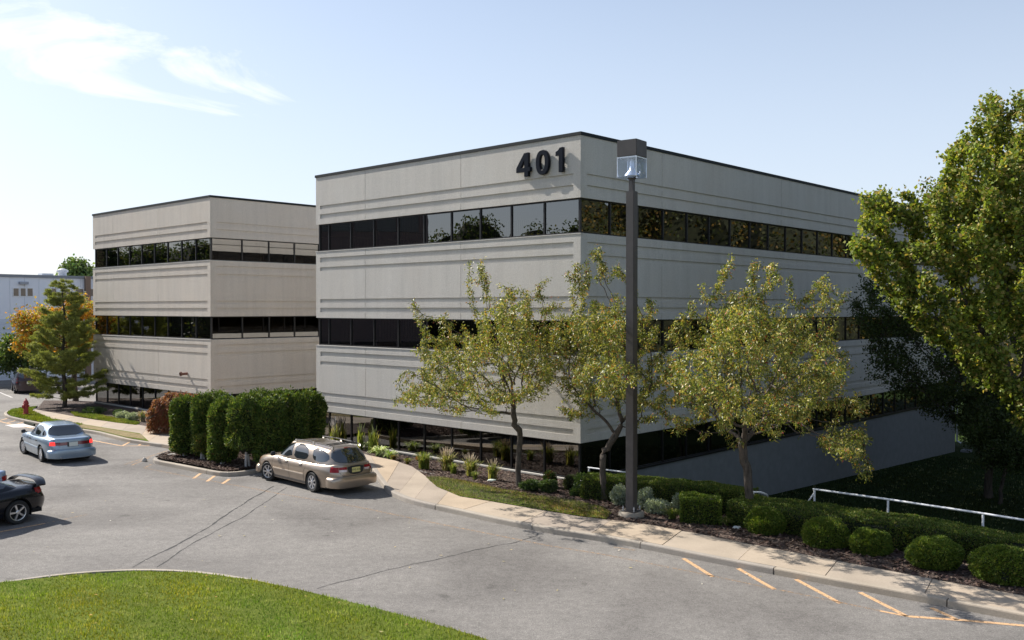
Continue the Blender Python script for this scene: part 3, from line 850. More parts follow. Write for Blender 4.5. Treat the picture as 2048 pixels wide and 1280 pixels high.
def building(root, LX, LY, pitchL, pitchR, stucco_m, base_z=-0.10, deep=-3.3, faces_win=('left', 'right', 'back', 'far'), basement_end=None, seams=(5.6, 11.2)):
    bands = [('roof_band', 9.18, 11.20, 'A'), ('spandrel_band', 5.17, 8.0, 'B'), ('spandrel_band', 1.17, 3.97, 'B')]
    wins = [(8.0, 9.18), (3.97, 5.17), (base_z + 0.02, 1.17)]
    FR = face_frames(LX, LY)
    proud = 0.045
    for nm, z0, z1, typ in bands:
        m = MB(); m.box(proud, LX - proud, proud, LY - proud, z0 + 0.004, z1 - 0.004)
        band = m.obj(nm, stucco_m, root)
        # raised relief: strips left standing between the recessed reveals
        h = z1 - z0
        zcuts = [(0, .24), (.43, .65), (.80, h)] if typ == 'A' else [(0, .24), (.43, .65), (.80, h - .81), (h - .66, h - .45), (h - .25, h)]
        for fk, (o, rz, L_) in FR.items():
            M4 = Matrix.Translation(o) @ Matrix.Rotation(rz, 4, 'Z')
            # vertical panel seams split the relief into cast panels
            ss_ = [0.0] + [s for s in seams if s < L_ - 2] 
            if fk in ('right', 'far'):
                ss_ = [0.0]; 
                while ss_[-1] + 9.2 < L_ - 3: ss_.append(ss_[-1] + 9.2)
            ss_.append(L_)
            e0 = 0.30
            for k in range(len(ss_) - 1):
                a, b = ss_[k] + (0.010 if k else 0), ss_[k + 1] - (0.010 if k < len(ss_) - 2 else 0)
                # corners: this face runs past the corner by nothing; left/back faces own the corner post
                own = fk in ('left', 'back')
                a2 = a if (k or own) else a + proud; b2 = b if (k < len(ss_) - 2 or own) else b - proud
                p = MB()
                la = a2 if k else a2 + e0; lb = b2 if k < len(ss_) - 2 else b2 - e0
                d0 = -proud - 0.01
                bev = .012
                for (c0, c1) in zcuts:
                    p.box(la, lb, d0, 0, z0 + c0, z0 + c1, M4)
                if k == 0: p.box(a2, la, d0, 0, z0, z1, M4)
                if k == len(ss_) - 2: p.box(lb, b2, d0, 0, z0, z1, M4)
                p.obj('panel', stucco_m, band)
    # coping
    c = MB(); c.box(-0.035, LX + 0.035, -0.035, LY + 0.035, 11.205, 11.31)
    for s in (3.7, 10.9):
        pass
    c.obj('coping', M_COPING, root)
    for z0, z1 in ((9.18, 9.18), (5.17, 5.17)): pass
    # soffits / slabs inside (floors and ceilings close to the glass)
    s = MB()
    for z in (7.98, 3.95): s.box(0.5, LX - 0.5, 0.5, LY - 0.5, z - 0.05, z + 0.012)
    s.box(4.5, LX - 4.5 if LX > 10 else LX - 3, 4.5, LY - 4.5 if LY > 10 else LY - 3, 0, 9.3)
    s.obj('interior_wall', M_INTER, root)
    # sills on top of the spandrels and foundation
    for z in (8.0, 3.97):
        m = MB()
        w_ = 0.16
        m.box(-0.02, w_, -0.02, LY + .02, z, z + 0.028); m.box(LX - w_, LX + .02, -0.02, LY + .02, z, z + 0.028)
        m.box(w_, LX - w_, 0.001, w_, z, z + 0.028); m.box(w_, LX - w_, LY - w_, LY - .001, z, z + 0.028)
        m.obj('sill', M_SILL, root)
    f = MB(); fx = basement_end or LX
    f.box(0.03, fx, 0.03, LY - 0.03, deep, base_z - 0.002)
    if fx < LX: f.box(fx, LX, 2.5, LY - 0.03, deep, base_z - 0.004)
    f.obj('foundation', M_FOUND, root)
    m = MB(); m.box(0.0, 0.14, 0.0, LY, base_z, base_z + 0.05); m.obj('sill', M_SILL, root)
    m = MB(); m.box(0.14, LX, -0.02, 0.14, base_z, base_z + 0.06); m.obj('sill', M_FRAME, root)
    # windows
    rr = random.Random(int(LX * 7 + LY))
    inset = 0.13
    for fk in faces_win:
        o, rz, L_ = FR[fk]
        pitch = pitchL if fk in ('left', 'back') else pitchR
        Lw = L_ - 2 * inset
        n = int(Lw // pitch); rest = Lw - n * pitch
        for (z0, z1) in wins:
            zz0 = z0 + 0.03 if z0 > 1 else z0 + 0.03
            x = inset
            widths = ([pitch] * n + ([rest] if rest > 0.3 else []))
            if fk == 'right' or fk == 'back': widths = widths[::-1]
            if rest <= 0.3: widths[-1] += rest
            for w in widths:
                fr, pn, bl = WinKit.get(w, z1 - zz0, 0)
                R4 = Matrix.Translation(o) @ Matrix.Rotation(rz, 4, 'Z') @ Matrix.Translation((x, -inset, zz0))
                wo = link('window', fr, root); wo.matrix_basis = R4
                link('pane', pn, wo)
                if w > 0.8 and rr.random() < 0.72 and fk in ('left', 'right'):
                    link('blind', bl[rr.choice([0, 0, 0, 1, 2, 3])], wo)
                x += w
    # corner posts
    m = MB()
    for cx, cy in ((0, 0), (LX, 0), (0, LY), (LX, LY)):
        sx = 1 if cx == 0 else -1; sy = 1 if cy == 0 else -1
        x0, x1 = sorted((cx + sx * 0.085, cx + sx * 0.14)); y0, y1 = sorted((cy + sy * 0.085, cy + sy * 0.14))
        for (z0, z1) in wins: m.box(x0, x1, y0, y1, z0 + 0.022, z1 - 0.002)
    m.obj('corner_post', M_FRAME, root)

office = empty('office_building', B1, BROT, 'pale stucco three storey office block with large dark 401 numerals at its top corner', 'office building', 'banded stucco office buildings')
building(office, 41.5, 14.6, 1.52, 1.6, M_STUCCO, basement_end=37.0)
annex = empty('office_building', B2, BROT, 'pale stucco office block without numerals, farther back behind the clipped evergreens', 'office building', 'banded stucco office buildings')
building(annex, 26.0, 13.95, 1.52, 1.6, M_STUCCO2, base_z=-0.12, deep=-1.5)

# numerals
def curve_mesh(name, splines, extr, bev, mat):
    cu = bpy.data.curves.new(name, 'CURVE'); cu.dimensions = '2D'; cu.fill_mode = 'BOTH'; cu.extrude = extr; cu.bevel_depth = bev; cu.bevel_resolution = 1
    for pts in splines:
        s = cu.splines.new('POLY'); s.points.add(len(pts) - 1); s.use_cyclic_u = True
        for i, p in enumerate(pts): s.points[i].co = (p[0], p[1], 0, 1)
    o = bpy.data.objects.new(name, cu); COL.objects.link(o)
    dg = bpy.context.evaluated_depsgraph_get(); me = bpy.data.meshes.new_from_object(o.evaluated_get(dg))
    bpy.data.objects.remove(o); bpy.data.curves.remove(cu); me.name = name
    me.materials.clear(); me.materials.append(mat)
    return me
def ell(cx, cy, rx, ry, n=40, e=2.3, rev=False):
    P = []
    for k in range(n):
        a = 2 * math.pi * k / n; c, s = math.cos(a), math.sin(a)
        P.append((cx + rx * math.copysign(abs(c) ** (2 / e), c), cy + ry * math.copysign(abs(s) ** (2 / e), s)))
    return P[::-1] if rev else P
four = [[(0.07, -.395), (0.235, -.395), (.235, -.235), (.32, -.235), (.32, -.105), (.235, -.105), (.235, .395), (.06, .395), (-.30, -.10), (-.30, -.235), (.07, -.235)],
        [(.07, -.105), (-.13, -.105), (.07, .19)]]
zero = [ell(0, 0, .275, .405), ell(0, 0, .125, .265, rev=True)]
one = [[(0.0, -.395), (.16, -.395), (.16, .40), (.03, .40), (.0, .345), (-.06, .30), (-.135, .275), (-.135, .15), (0.0, .19)]]
def digit(name, spl, u):
    me = curve_mesh(name, spl, 0.05, 0.008, M_DIGIT)
    o = link(name, me, office)
    # glyph x -> -local y, glyph y -> z, glyph z -> -local x (outward)
    M4 = Matrix(((0, 0, -1, -0.10), (-1, 0, 0, u), (0, 1, 0, 10.46), (0, 0, 0, 1)))
    o.matrix_basis = M4
    st = MB()
    for dx, dz in ((-.05, .2), (.05, -.2)): pass
    return o
digit('numeral', four, 2.40); digit('numeral', zero, 1.53); digit('numeral', one, 0.80)

# fittings
def rod(name, root, loc, dirv, r, L_, mat, n=10):
    m = MB(); m.tube([(0, 0, 0), tuple(Vector(dirv) * L_)], r, n); o = m.obj(name, mat, root, smooth=True, loc=loc); return o
M_RUST = plain('rusty_pipe', (0.20, 0.09, 0.06), 0.7)
M_GALV = plain('galvanised_pipe', (0.55, 0.57, 0.6), 0.4, 0.6)
p = rod('drain_spout', annex, (0.02, 2.40, 2.17), (-1, 0, -0.05), 0.07, 0.36, M_RUST)
mm_ = MB(); mm_.lathe([(0.0, 0), (0.12, 0), (0.12, 0.05), (0.09, 0.07)], 12, Matrix.Translation((-0.36, 0, 0)) @ Matrix.Rotation(-math.pi / 2, 4, 'Y'), cap=False)
mm_.obj('spout_cap', M_RUST, p)
# roof-edge lightning bits, downpipe and splash block at the low end of the basement wall
mm_ = MB(); mm_.tube([(37.2, -0.02, 1.15), (37.2, -0.02, -2.6), (37.2, -0.25, -2.75)], 0.06, 8); mm_.obj('downpipe', M_GALV, office, smooth=True)
spl = MB(); spl.box(-0.35, 0.35, -0.25, 0.25, 0, 0.10); spl.box(-0.35, 0.35, 0.17, 0.25, 0.10, 0.16); spl.box(-0.35, -0.27, -0.25, 0.17, 0.10, 0.16); spl.box(0.27, 0.35, -0.25, 0.17, 0.10, 0.16)
q = B1 + E1 * 37.4 - E2 * 0.5
so = spl.obj('splash_block', M_FOUND, None, bevel=0.01); so.location = (q.x, q.y, bed_h(q.x, q.y) - 0.02); so.rotation_euler = (0, 0, BROT)
tag(so, 'white concrete splash block below the downpipe at the end of the shaded basement wall', 'splash block')
# ------------------------------------------------------------------ vegetation
def bark(name, a, b, scale=9):
    m, nt, N, L, P = new_mat(name)
    mpv = N.new('ShaderNodeMapping'); mpv.inputs['Scale'].default_value = (1, 1, 0.25); L.new(world_pos(nt), mpv.inputs[0])
    f = noise(nt, scale, 6, 0.7, mpv.outputs[0])
    L.new(ramp(nt, f, [(0.32, a), (0.66, b)]), P.inputs['Base Color']); P.inputs['Roughness'].default_value = 0.9
    L.new(bump(nt, f, 0.9, 0.03), P.inputs['Normal'])
    return m
M_BARK = bark('bark_grey_brown', (0.04, 0.032, 0.026), (0.13, 0.105, 0.085), 16)
M_BARKD = bark('bark_dark', (0.03, 0.024, 0.02), (0.09, 0.07, 0.055))
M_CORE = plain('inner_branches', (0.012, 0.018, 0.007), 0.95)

def unit(a):
    return a / (np.linalg.norm(a, axis=-1, keepdims=True) + 1e-9)

def leaves_mesh(name, P, D, L, Wd, cols, mat, roll=None, fold=True):
    """diamond leaves: P base, D unit direction, L length, Wd width arrays"""
    n = len(P)
    r = unit(RNG.normal(size=(n, 3))) if roll is None else roll
    S = unit(np.cross(D, r)); Nn = np.cross(S, D)
    L = np.broadcast_to(np.asarray(L, float), (n,))[:, None]; Wd = np.broadcast_to(np.asarray(Wd, float), (n,))[:, None]
    mid = P + D * L * 0.42 + (Nn * Wd * 0.15 if fold else 0)
    V = np.stack([P, mid + S * Wd * 0.5, P + D * L - (Nn * L * 0.10 if fold else 0), mid - S * Wd * 0.5], 1).reshape(-1, 3)
    F = np.arange(4 * n).reshape(n, 4)
    return np_mesh(name, V, F, col=np.repeat(cols, 4, 0), mat=mat)

def palette(cols, wts, n, jit=0.2):
    cols = np.array(cols); w = np.array(wts, float); w /= w.sum()
    c = cols[RNG.choice(len(cols), n, p=w)]
    return c * RNG.uniform(1 - jit, 1 + jit, (n, 1)) * RNG.uniform(0.95, 1.05, (n, 3))

def grow(trunk, attr, step=0.16, di=1.2, dk=0.3, maxit=160, wander=0.15, up=0.0, seed=1):
    """space colonisation: returns node positions and parents"""
    rng = np.random.default_rng(seed)
    P = [np.array(p, float) for p in trunk]; par = [-1] + list(range(len(trunk) - 1))
    A = np.array(attr, float); alive = np.ones(len(A), bool)
    dist = np.full(len(A), 1e9); near = np.zeros(len(A), int)
    def upd(start):
        nonlocal dist, near
        N_ = np.array(P[start:])
        if len(N_) == 0: return
        d = np.linalg.norm(A[:, None, :] - N_[None], axis=2); j = d.argmin(1); dm = d[np.arange(len(A)), j]
        b = dm < dist; dist[b] = dm[b]; near[b] = j[b] + start
    upd(max(0, len(trunk) - 3))
    for it in range(maxit):
        m = alive & (dist < di)
        if not m.any():
            if not alive.any(): break
            # reach towards the nearest remaining attractor
            i = np.where(alive)[0][dist[alive].argmin()]
            m = np.zeros(len(A), bool); m[i] = True
        ids = near[m]; V = unit(A[m] - np.array(P)[ids])
        start = len(P)
        for k in np.unique(ids):
            v = V[ids == k].sum(0); v = v / (np.linalg.norm(v) + 1e-9) + rng.normal(size=3) * wander + np.array([0, 0, up])
            v /= np.linalg.norm(v) + 1e-9
            P.append(P[k] + v * step); par.append(int(k))
        upd(start)
        alive &= dist > dk
        if len(P) > 6000: break
    return np.array(P), np.array(par)

def radii(P, par, r_tip, r_base, expo=2.4):
    n = len(P); w = np.zeros(n); kids = np.zeros(n, int)
    for i in range(n - 1, 0, -1):
        if kids[i] == 0: w[i] = 1.0
        w[par[i]] += w[i]; kids[par[i]] += 1
    r = r_tip * w ** (1 / expo)
    r = r * (r_base / max(r[0], 1e-6)) ** (np.log(np.maximum(w, 1)) / np.log(max(w[0], 2)))
    return r, w

def branches_mesh(name, P, par, r, mat, n=6, rmin=0.0):
    V = []; F = []; idx = {}
    ids = [i for i in range(1, len(P)) if r[i] >= rmin]
    ang = np.arange(n) * 2 * np.pi / n
    def ring(c, d, rad):
        u = np.cross(d, [0.0, 0.1, 1.0]) if abs(d[2]) < 0.95 else np.cross(d, [1.0, 0, 0])
        u /= np.linalg.norm(u); w = np.cross(d, u)
        b = len(V)
        for a in ang: V.append(c + (u * math.cos(a) + w * math.sin(a)) * rad)
        return b
    ends = {}
    big = {}
    for i in range(1, len(P)):
        p = par[i]
        if p not in big or r[i] > r[big[p]]: big[p] = i
    for i in ids:
        p = par[i]; d = P[i] - P[p]; d = d / (np.linalg.norm(d) + 1e-9)
        if p in ends and big.get(p) == i: a = ends[p]
        else: a = ring(P[p], d, min(r[p], r[i] * 1.25))
        nd = d
        if i in big:
            q = P[big[i]] - P[i]; nd = d + q / (np.linalg.norm(q) + 1e-9); nd /= np.linalg.norm(nd) + 1e-9
        b = ring(P[i], nd, r[i]); ends[i] = b
        for k in range(n): F.append((a + k, a + (k + 1) % n, b + (k + 1) % n, b + k))
    return np_mesh(name, np.array(V), np.array(F), smooth=True, mat=mat)

def in_lobes(D, lobes, n, seed):
    """random points inside ellipsoid lobes given as photo-plane blobs at distance D: (px, py, rx_px, ry_px, dy_m, ry_m)"""
    rng = np.random.default_rng(seed); out = []
    vol = np.array([l[2] * l[3] * l[5] for l in lobes], float); vol = vol ** 0.8; vol /= vol.sum()
    for l, k in zip(lobes, (vol * n).astype(int) + 4):
        c = PZ(l[0], l[1], D + l[4]); s = (D + l[4]) / FPX
        q = unit(rng.normal(size=(k, 3))) * rng.uniform(0.15, 1, (k, 1)) ** (1 / 2.4)
        out.append(np.array([c.x, c.y, c.z]) + q * np.array([l[2] * s, l[5], l[3] * s]))
    return np.concatenate(out)

M_PEARTRUNK = M_BARK
def crown_tree(name, base, fork_h, lobes, n_attr, leaf, n_leaves, cols, wts, label, cat, group, seed, r_base=0.11, step=0.16, dk=0.3, di=1.3,
               mat=None, barkm=None, droop=0.5, jitter=0.12, lean=(0, 0), tipw=6, hang=0.0, stuff=True, extra=None, r_tip=0.0035):
    D = base.y
    root = empty(name, base, 0, label, cat, group)
    att = in_lobes(D, lobes, n_attr, seed)
    att = att[att[:, 2] > base.z + fork_h * 0.7]
    nt_ = max(3, int(fork_h / step))
    rr = np.random.default_rng(seed + 9)
    trunk = []
    for i in range(nt_ + 1):
        t = i / nt_
        trunk.append((base.x + lean[0] * t + 0.03 * math.sin(5 * t + seed), base.y + lean[1] * t + 0.03 * math.cos(4 * t), base.z - 0.05 + (fork_h + 0.05) * t))
    P, par = grow(trunk, att, step=step, di=di, dk=dk, seed=seed)
    r, w = radii(P, par, r_tip, r_base)
    for i in range(min(3, nt_)): r[i] *= 1.0 + 0.35 * (1 - i / 3) ** 2
    loc = np.array([base.x, base.y, base.z])
    link('trunk', branches_mesh('trunk', P - loc, par, r, barkm or M_BARK), root)
    # leaves round the fine twigs
    tips = np.where(w <= tipw)[0]; tips = tips[tips > nt_]
    pick = tips[RNG.integers(0, len(tips), n_leaves)]
    pp = P[pick]; pd = unit(P[pick] - P[par[pick]])
    t = RNG.uniform(0, 1, (n_leaves, 1))
    base_p = pp * t + P[par[pick]] * (1 - t) + RNG.normal(size=(n_leaves, 3)) * jitter
    base_p[:, 2] -= np.abs(RNG.normal(size=n_leaves)) * hang
    d = unit(RNG.normal(size=(n_leaves, 3)) * 0.8 + pd * 0.5 + np.array([0, 0, -droop]))
    L_ = leaf[0] * RNG.uniform(0.65, 1.25, n_leaves); W_ = L_ * leaf[1]
    # leaf colour drifts by clump
    c = palette(cols, wts, n_leaves)
    cl = np.sin(base_p[:, 0:1] * 1.9 + seed) + np.sin(base_p[:, 2:3] * 2.3 + base_p[:, 1:2])
    c = c * (1 + 0.10 * cl)
    me = leaves_mesh('crown', base_p - loc, d, L_, W_, np.clip(c, 0, 1), mat or M_LEAF)
    cr = link('crown', me, root)
    if stuff: cr['kind'] = 'stuff'
    if extra: extra(root, P, w, loc)
    return root

def shell_leaves(pts, nrm, size, cols, wts, mat, name, loc, droop=0.0, flat=0.5, wr=0.55, jit=0.25, up=0.0):
    n = len(pts)
    d = unit(nrm * flat + RNG.normal(size=(n, 3)) * 0.6 + np.array([0, 0, up - droop]))
    L_ = size * RNG.uniform(0.6, 1.3, n)
    c = palette(cols, wts, n, jit)
    return leaves_mesh(name, pts - loc, d, L_, L_ * wr, c, mat)

def lumpy(v, seed, amp, f):
    """cheap smooth noise on points"""
    rng = np.random.default_rng(seed); o = np.zeros(len(v))
    for k in range(5):
        w = rng.normal(size=3) * f * (1 + 0.6 * k); ph = rng.uniform(0, 6.28)
        o += np.sin(v @ w + ph) / (1 + 0.5 * k)
    return o * amp / 2.2

def ellipsoid_core(name, c, rad, mat, seed, parent, loc, amp=0.06):
    bm = bmesh.new(); bmesh.ops.create_icosphere(bm, subdivisions=3, radius=1)
    v = np.array([x.co[:] for x in bm.verts]); k = 1 + lumpy(v, seed, amp, 2.0)
    for x, kk in zip(bm.verts, k): x.co = Vector((x.co.x * rad[0] * kk + c[0] - loc[0], x.co.y * rad[1] * kk + c[1] - loc[1], x.co.z * rad[2] * kk + c[2] - loc[2]))
    me = bpy.data.meshes.new(name); bm.to_mesh(me); bm.free(); me.materials.append(mat)
    return link(name, me, parent)

BOXC = [(0.11, 0.165, 0.02), (0.07, 0.12, 0.016), (0.16, 0.21, 0.03), (0.22, 0.23, 0.05)]
def box_ball(px, py, hw, hh, ybot, label, seed, n=15000):
    base = G(px, ybot, 0.12); D = base.y + 0.45
    c = PZ(px, py, D); s = D / FPX
    rad = np.array([hw * s, hw * s * 0.95, hh * s * 1.02]) * 0.93; c = np.array(c)
    loc = np.array([c[0], c[1], bed_h(c[0], c[1]) - 0.02]); 
    root = empty('boxwood_shrub', loc, 0, label, 'shrub', 'rounded boxwoods along the walk')
    q = unit(RNG.normal(size=(n, 3))); q[:, 2] = np.where(q[:, 2] < -0.75, -q[:, 2], q[:, 2])
    k = 1 + lumpy(q, seed, 0.12, 2.2) + lumpy(q, seed + 50, 0.05, 6.5) + (RNG.random(n) < .02) * RNG.uniform(0, .12, n)
    depth = 1 - np.abs(RNG.normal(size=n)) * 0.035
    p = c + q * rad * (k * depth)[:, None]
    f = link('foliage', shell_leaves(p, q, 0.048, BOXC, [3, 3, 2, 1], M_FROND, 'foliage', loc, flat=0.9, up=0.3), root); f['kind'] = 'stuff'
    ellipsoid_core('inner_branches', c, rad * 0.93, M_CORE, seed, root, loc)
    m = MB(); m.tube([(0, 0, -0.02), (0.02, 0.01, c[2] - loc[2] - rad[2] * .6)], 0.05, 6); m.obj('stem', M_BARKD, root)
for a in [(1533, 1046, 43, 28, 1073, 'small rounded boxwood right beside the trunk of the largest street tree', 1),
          (1650, 1068, 47, 34, 1101, 'round boxwood between the one by the tree trunk and the smallest one', 2),
          (1740, 1088, 43, 29, 1116, 'smallest rounded boxwood, low and flat, third along the walk', 3),
          (1869, 1110, 53, 36, 1146, 'large rounded boxwood second from the frame edge, bright on top', 4),
          (2005, 1134, 60, 41, 1176, 'largest rounded boxwood, cut by the frame edge', 5),
          (2150, 1160, 58, 40, 1201, 'rounded boxwood past the frame edge beyond the largest one', 6)]:
    box_ball(*a)

def hedge(path, width, z_top, label, seed, n, name='clipped_hedge', cat='hedge', group=None, round_=0.14, hole=None, cols=BOXC, wts=(3, 3, 2, 1), zb=None, leaf=0.045):
    """trimmed hedge along a ground path"""
    P = [Vector((p[0], p[1], 0)) for p in path]
    L_ = [0]
    for a, b in zip(P, P[1:]): L_.append(L_[-1] + (b - a).length)
    tot = L_[-1]; Pn = np.array([[p.x, p.y] for p in P])
    def at(s):
        x = np.interp(s, L_, Pn[:, 0]); y = np.interp(s, L_, Pn[:, 1])
        x2 = np.interp(np.minimum(s + 0.1, tot), L_, Pn[:, 0]); y2 = np.interp(np.minimum(s + 0.1, tot), L_, Pn[:, 1])
        x1 = np.interp(np.maximum(s - 0.1, 0), L_, Pn[:, 0]); y1 = np.interp(np.maximum(s - 0.1, 0), L_, Pn[:, 1])
        t = unit(np.stack([x2 - x1, y2 - y1], 1)); return np.stack([x, y], 1), t
    loc = np.array([P[0].x, P[0].y, bed_h(P[0].x, P[0].y)])
    root = empty(name, loc, 0, label, cat, group)
    mid = P[len(P) // 2]; gz = (zb if zb is not None else bed_h(mid.x, mid.y))
    hgt = z_top - gz
    # sample top, sides, ends by area
    per = width + 2 * hgt
    nl = int(n * tot / (tot + width)); s = RNG.uniform(0, tot, nl); u = RNG.uniform(0, per, nl)
    c, t = at(s); nn_ = np.stack([-t[:, 1], t[:, 0]], 1)
    off = np.where(u < hgt, -width / 2, np.where(u < hgt + width, u - hgt - width / 2, width / 2))
    hz_ = np.where(u < hgt, u, np.where(u < hgt + width, hgt, per - u))
    n3 = np.zeros((nl, 3)); side = u < hgt; side2 = u > hgt + width
    n3[:, :2] = nn_ * (side2.astype(float) - side.astype(float))[:, None]; n3[:, 2] = (~(side | side2)).astype(float)
    # round the shoulders
    a_ = np.clip((hz_ - (hgt - round_)) / round_, 0, 1); b_ = np.clip((np.abs(off) - (width / 2 - round_)) / round_, 0, 1)
    sh = np.minimum(a_, b_)
    off = off - np.sign(off) * sh * round_ * 0.3; hz_ = hz_ - sh * round_ * 0.3
    p = np.zeros((nl, 3)); p[:, :2] = c + nn_ * off[:, None]; p[:, 2] = gz + hz_
    ne = n - nl
    if ne > 10:
        e = RNG.uniform(0, 1, (ne, 2)); se = np.where(RNG.random(ne) < 0.5, 0.0, tot); ce, te = at(se); ne_ = np.stack([-te[:, 1], te[:, 0]], 1)
        pe = np.zeros((ne, 3)); pe[:, :2] = ce + ne_ * ((e[:, 0] - .5) * width)[:, None]; pe[:, 2] = gz + e[:, 1] * hgt
        n3e = np.zeros((ne, 3)); n3e[:, :2] = te * np.where(se > 0, 1, -1)[:, None]
        p = np.concatenate([p, pe]); n3 = np.concatenate([n3, n3e])
    p = p + n3 * (lumpy(p, seed, 0.05, 2.0) + lumpy(p, seed + 7, 0.025, 7.0) - np.abs(RNG.normal(size=len(p))) * 0.02)[:, None]
    if hole is not None:
        keep = ~hole(p); p = p[keep]; n3 = n3[keep]
    f = link('foliage', shell_leaves(p, n3, leaf, cols, list(wts), M_FROND, 'foliage', loc, flat=0.8, up=0.25), root); f['kind'] = 'stuff'
    # core
    m = MB(); k = max(2, int(tot / 0.5)); prev = None; w2 = width / 2 - 0.055
    ss_ = np.linspace(0.06, tot - 0.06, k); cc, tt = at(ss_)
    V = []; F = []
    for i in range(k):
        nx, ny = -tt[i][1], tt[i][0]
        for (o_, h_) in ((-w2, 0.0 if hole is None else hgt * .45), (-w2, hgt - .16), (-w2 + .1, hgt - .06), (w2 - .1, hgt - .06), (w2, hgt - .16), (w2, 0.0 if hole is None else hgt * .45)):
            V.append((cc[i][0] + nx * o_ - loc[0], cc[i][1] + ny * o_ - loc[1], gz + h_ - loc[2]))
    for i in range(k - 1):
        for j in range(6): F.append((i * 6 + j, i * 6 + (j + 1) % 6, (i + 1) * 6 + (j + 1) % 6, (i + 1) * 6 + j))
    F.append(tuple(range(6))); F.append(tuple(reversed(range((k - 1) * 6, k * 6))))
    m.add(V, F); m.obj('inner_branches', M_CORE, root)
    return root
HC = [(0.10, 0.15, 0.025), (0.075, 0.12, 0.02), (0.16, 0.19, 0.04), (0.22, 0.20, 0.06)]
def hp(pts, z): return [PZ(x, y, (EYE - z) * FPX / (y - 618.0)) for x, y in pts]
hA = hp([(1172, 951), (1260, 956), (1340, 963), (1420, 971), (1500, 983)], 0.64)
hedge(hA, 1.0, 0.66, 'clipped green hedge running from the corner of the building behind the lamp post', 21, 42000, cols=HC, round_=.2)
hB = hp([(1478, 996), (1560, 1008), (1650, 1020), (1740, 1030), (1836, 1043), (1940, 1059), (2048, 1077), (2200, 1105)], 0.68)
hedge(hB, 1.25, 0.70, 'long clipped hedge behind the row of rounded boxwoods, below the white rail', 22, 70000, cols=HC, round_=.25)
hC = hp([(1362, 993), (1440, 996)], 0.72)
hedge(hC, 0.95, 0.74, 'short square clipped hedge block between the lamp post and the largest street tree', 23, 16000, cols=BOXC, round_=.15)

# --- three thin-leaved street trees
PEARC = [(0.17, 0.20, 0.03), (0.33, 0.32, 0.06), (0.08, 0.11, 0.02), (0.46, 0.38, 0.11), (0.44, 0.21, 0.05), (0.28, 0.07, 0.04)]
PEARW = [5, 4, 5, 2.4, 0.9, 0.3]
def pear(base_px, fork, lobes, label, seed, na, nl, rb, lean=(0, 0)):
    b = G(base_px[0], base_px[1], 0.02); b.z = bed_h(b.x, b.y) - 0.02
    more = []
    for l in lobes:
        if l[2] > 60: more += [(l[0] - 5, l[1] + 10, l[2] * .8, l[3] * .75, l[4] - 2.0, 1.2), (l[0], l[1] + 10, l[2] * .75, l[3] * .5, l[4] - 3.7, 1.1), (l[0] + 10, l[1] - 8, l[2] * .7, l[3] * .7, l[4] + 1.5, .9)]
    lobes = lobes + more; na = int(na * 1.25); nl = int(nl * 2.1); fork *= 0.95
    crown_tree('street_tree', b, fork, lobes, na, (0.088, 0.38), nl, PEARC, PEARW, label, 'tree', 'small yellow green street trees by the walk', seed,
               r_base=rb, step=0.13, dk=0.23, di=1.0, mat=M_LEAFG, droop=0.75, jitter=0.05, lean=lean, tipw=5, hang=0.05)
pear((1038, 970), 1.75, [(955, 545, 30, 50, 0, .6), (985, 600, 60, 55, .2, .9), (1025, 610, 70, 55, -.2, 1.0), (1000, 690, 120, 80, 0, 1.8), (900, 720, 90, 70, -.4, 1.4),
      (850, 780, 80, 35, -.3, 1.0), (1060, 730, 70, 90, .3, 1.7), (960, 790, 130, 45, .2, 1.8), (1095, 570, 22, 35, -.1, .4), (835, 625, 22, 42, .1, .5), (1105, 650, 55, 60, -.4, 1.2), (800, 800, 30, 14, 0, .4), (870, 670, 45, 40, .3, .8), (895, 645, 25, 45, -.5, .5)],
     'street tree nearest the parked station wagon, thin yellow green crown over the entrance walk', 3, 1500, 17000, 0.10)
pear((1207, 1001), 1.55, [(1198, 530, 30, 50, 0, .6), (1155, 565, 32, 55, -.2, .6), (1240, 580, 40, 60, .2, .8), (1200, 640, 85, 60, 0, 1.5), (1215, 740, 100, 80, 0, 1.8), (1295, 640, 35, 50, .2, .7),
      (1310, 740, 50, 70, .1, 1.2), (1130, 690, 50, 70, .3, 1.0), (1280, 820, 60, 40, -.1, 1.0), (1150, 800, 50, 45, .2, 1.0)],
     'middle street tree standing just behind the tall lamp post', 14, 1300, 15000, 0.098)
pear((1497, 1050), 1.45, [(1452, 550, 30, 55, 0, .6), (1410, 585, 30, 35, .1, .5), (1535, 560, 50, 60, .1, .8), (1650, 600, 50, 60, -.1, .9), (1590, 640, 50, 50, .2, .9), (1480, 620, 70, 50, -.3, 1.0), (1500, 670, 130, 75, 0, 1.6), (1400, 750, 95, 85, -.2, 1.6),
      (1620, 730, 95, 85, .2, 1.6), (1520, 800, 150, 80, 0, 1.9), (1350, 820, 50, 50, 0, .9), (1700, 800, 55, 45, .2, .9), (1690, 880, 65, 35, -.1, .9), (1735, 940, 38, 22, 0, .4), (1370, 650, 45, 45, .2, .7), (1450, 870, 60, 30, .2, .8)],
     'largest street tree, broad spreading crown beside the first rounded boxwood', 25, 1900, 24000, 0.112)

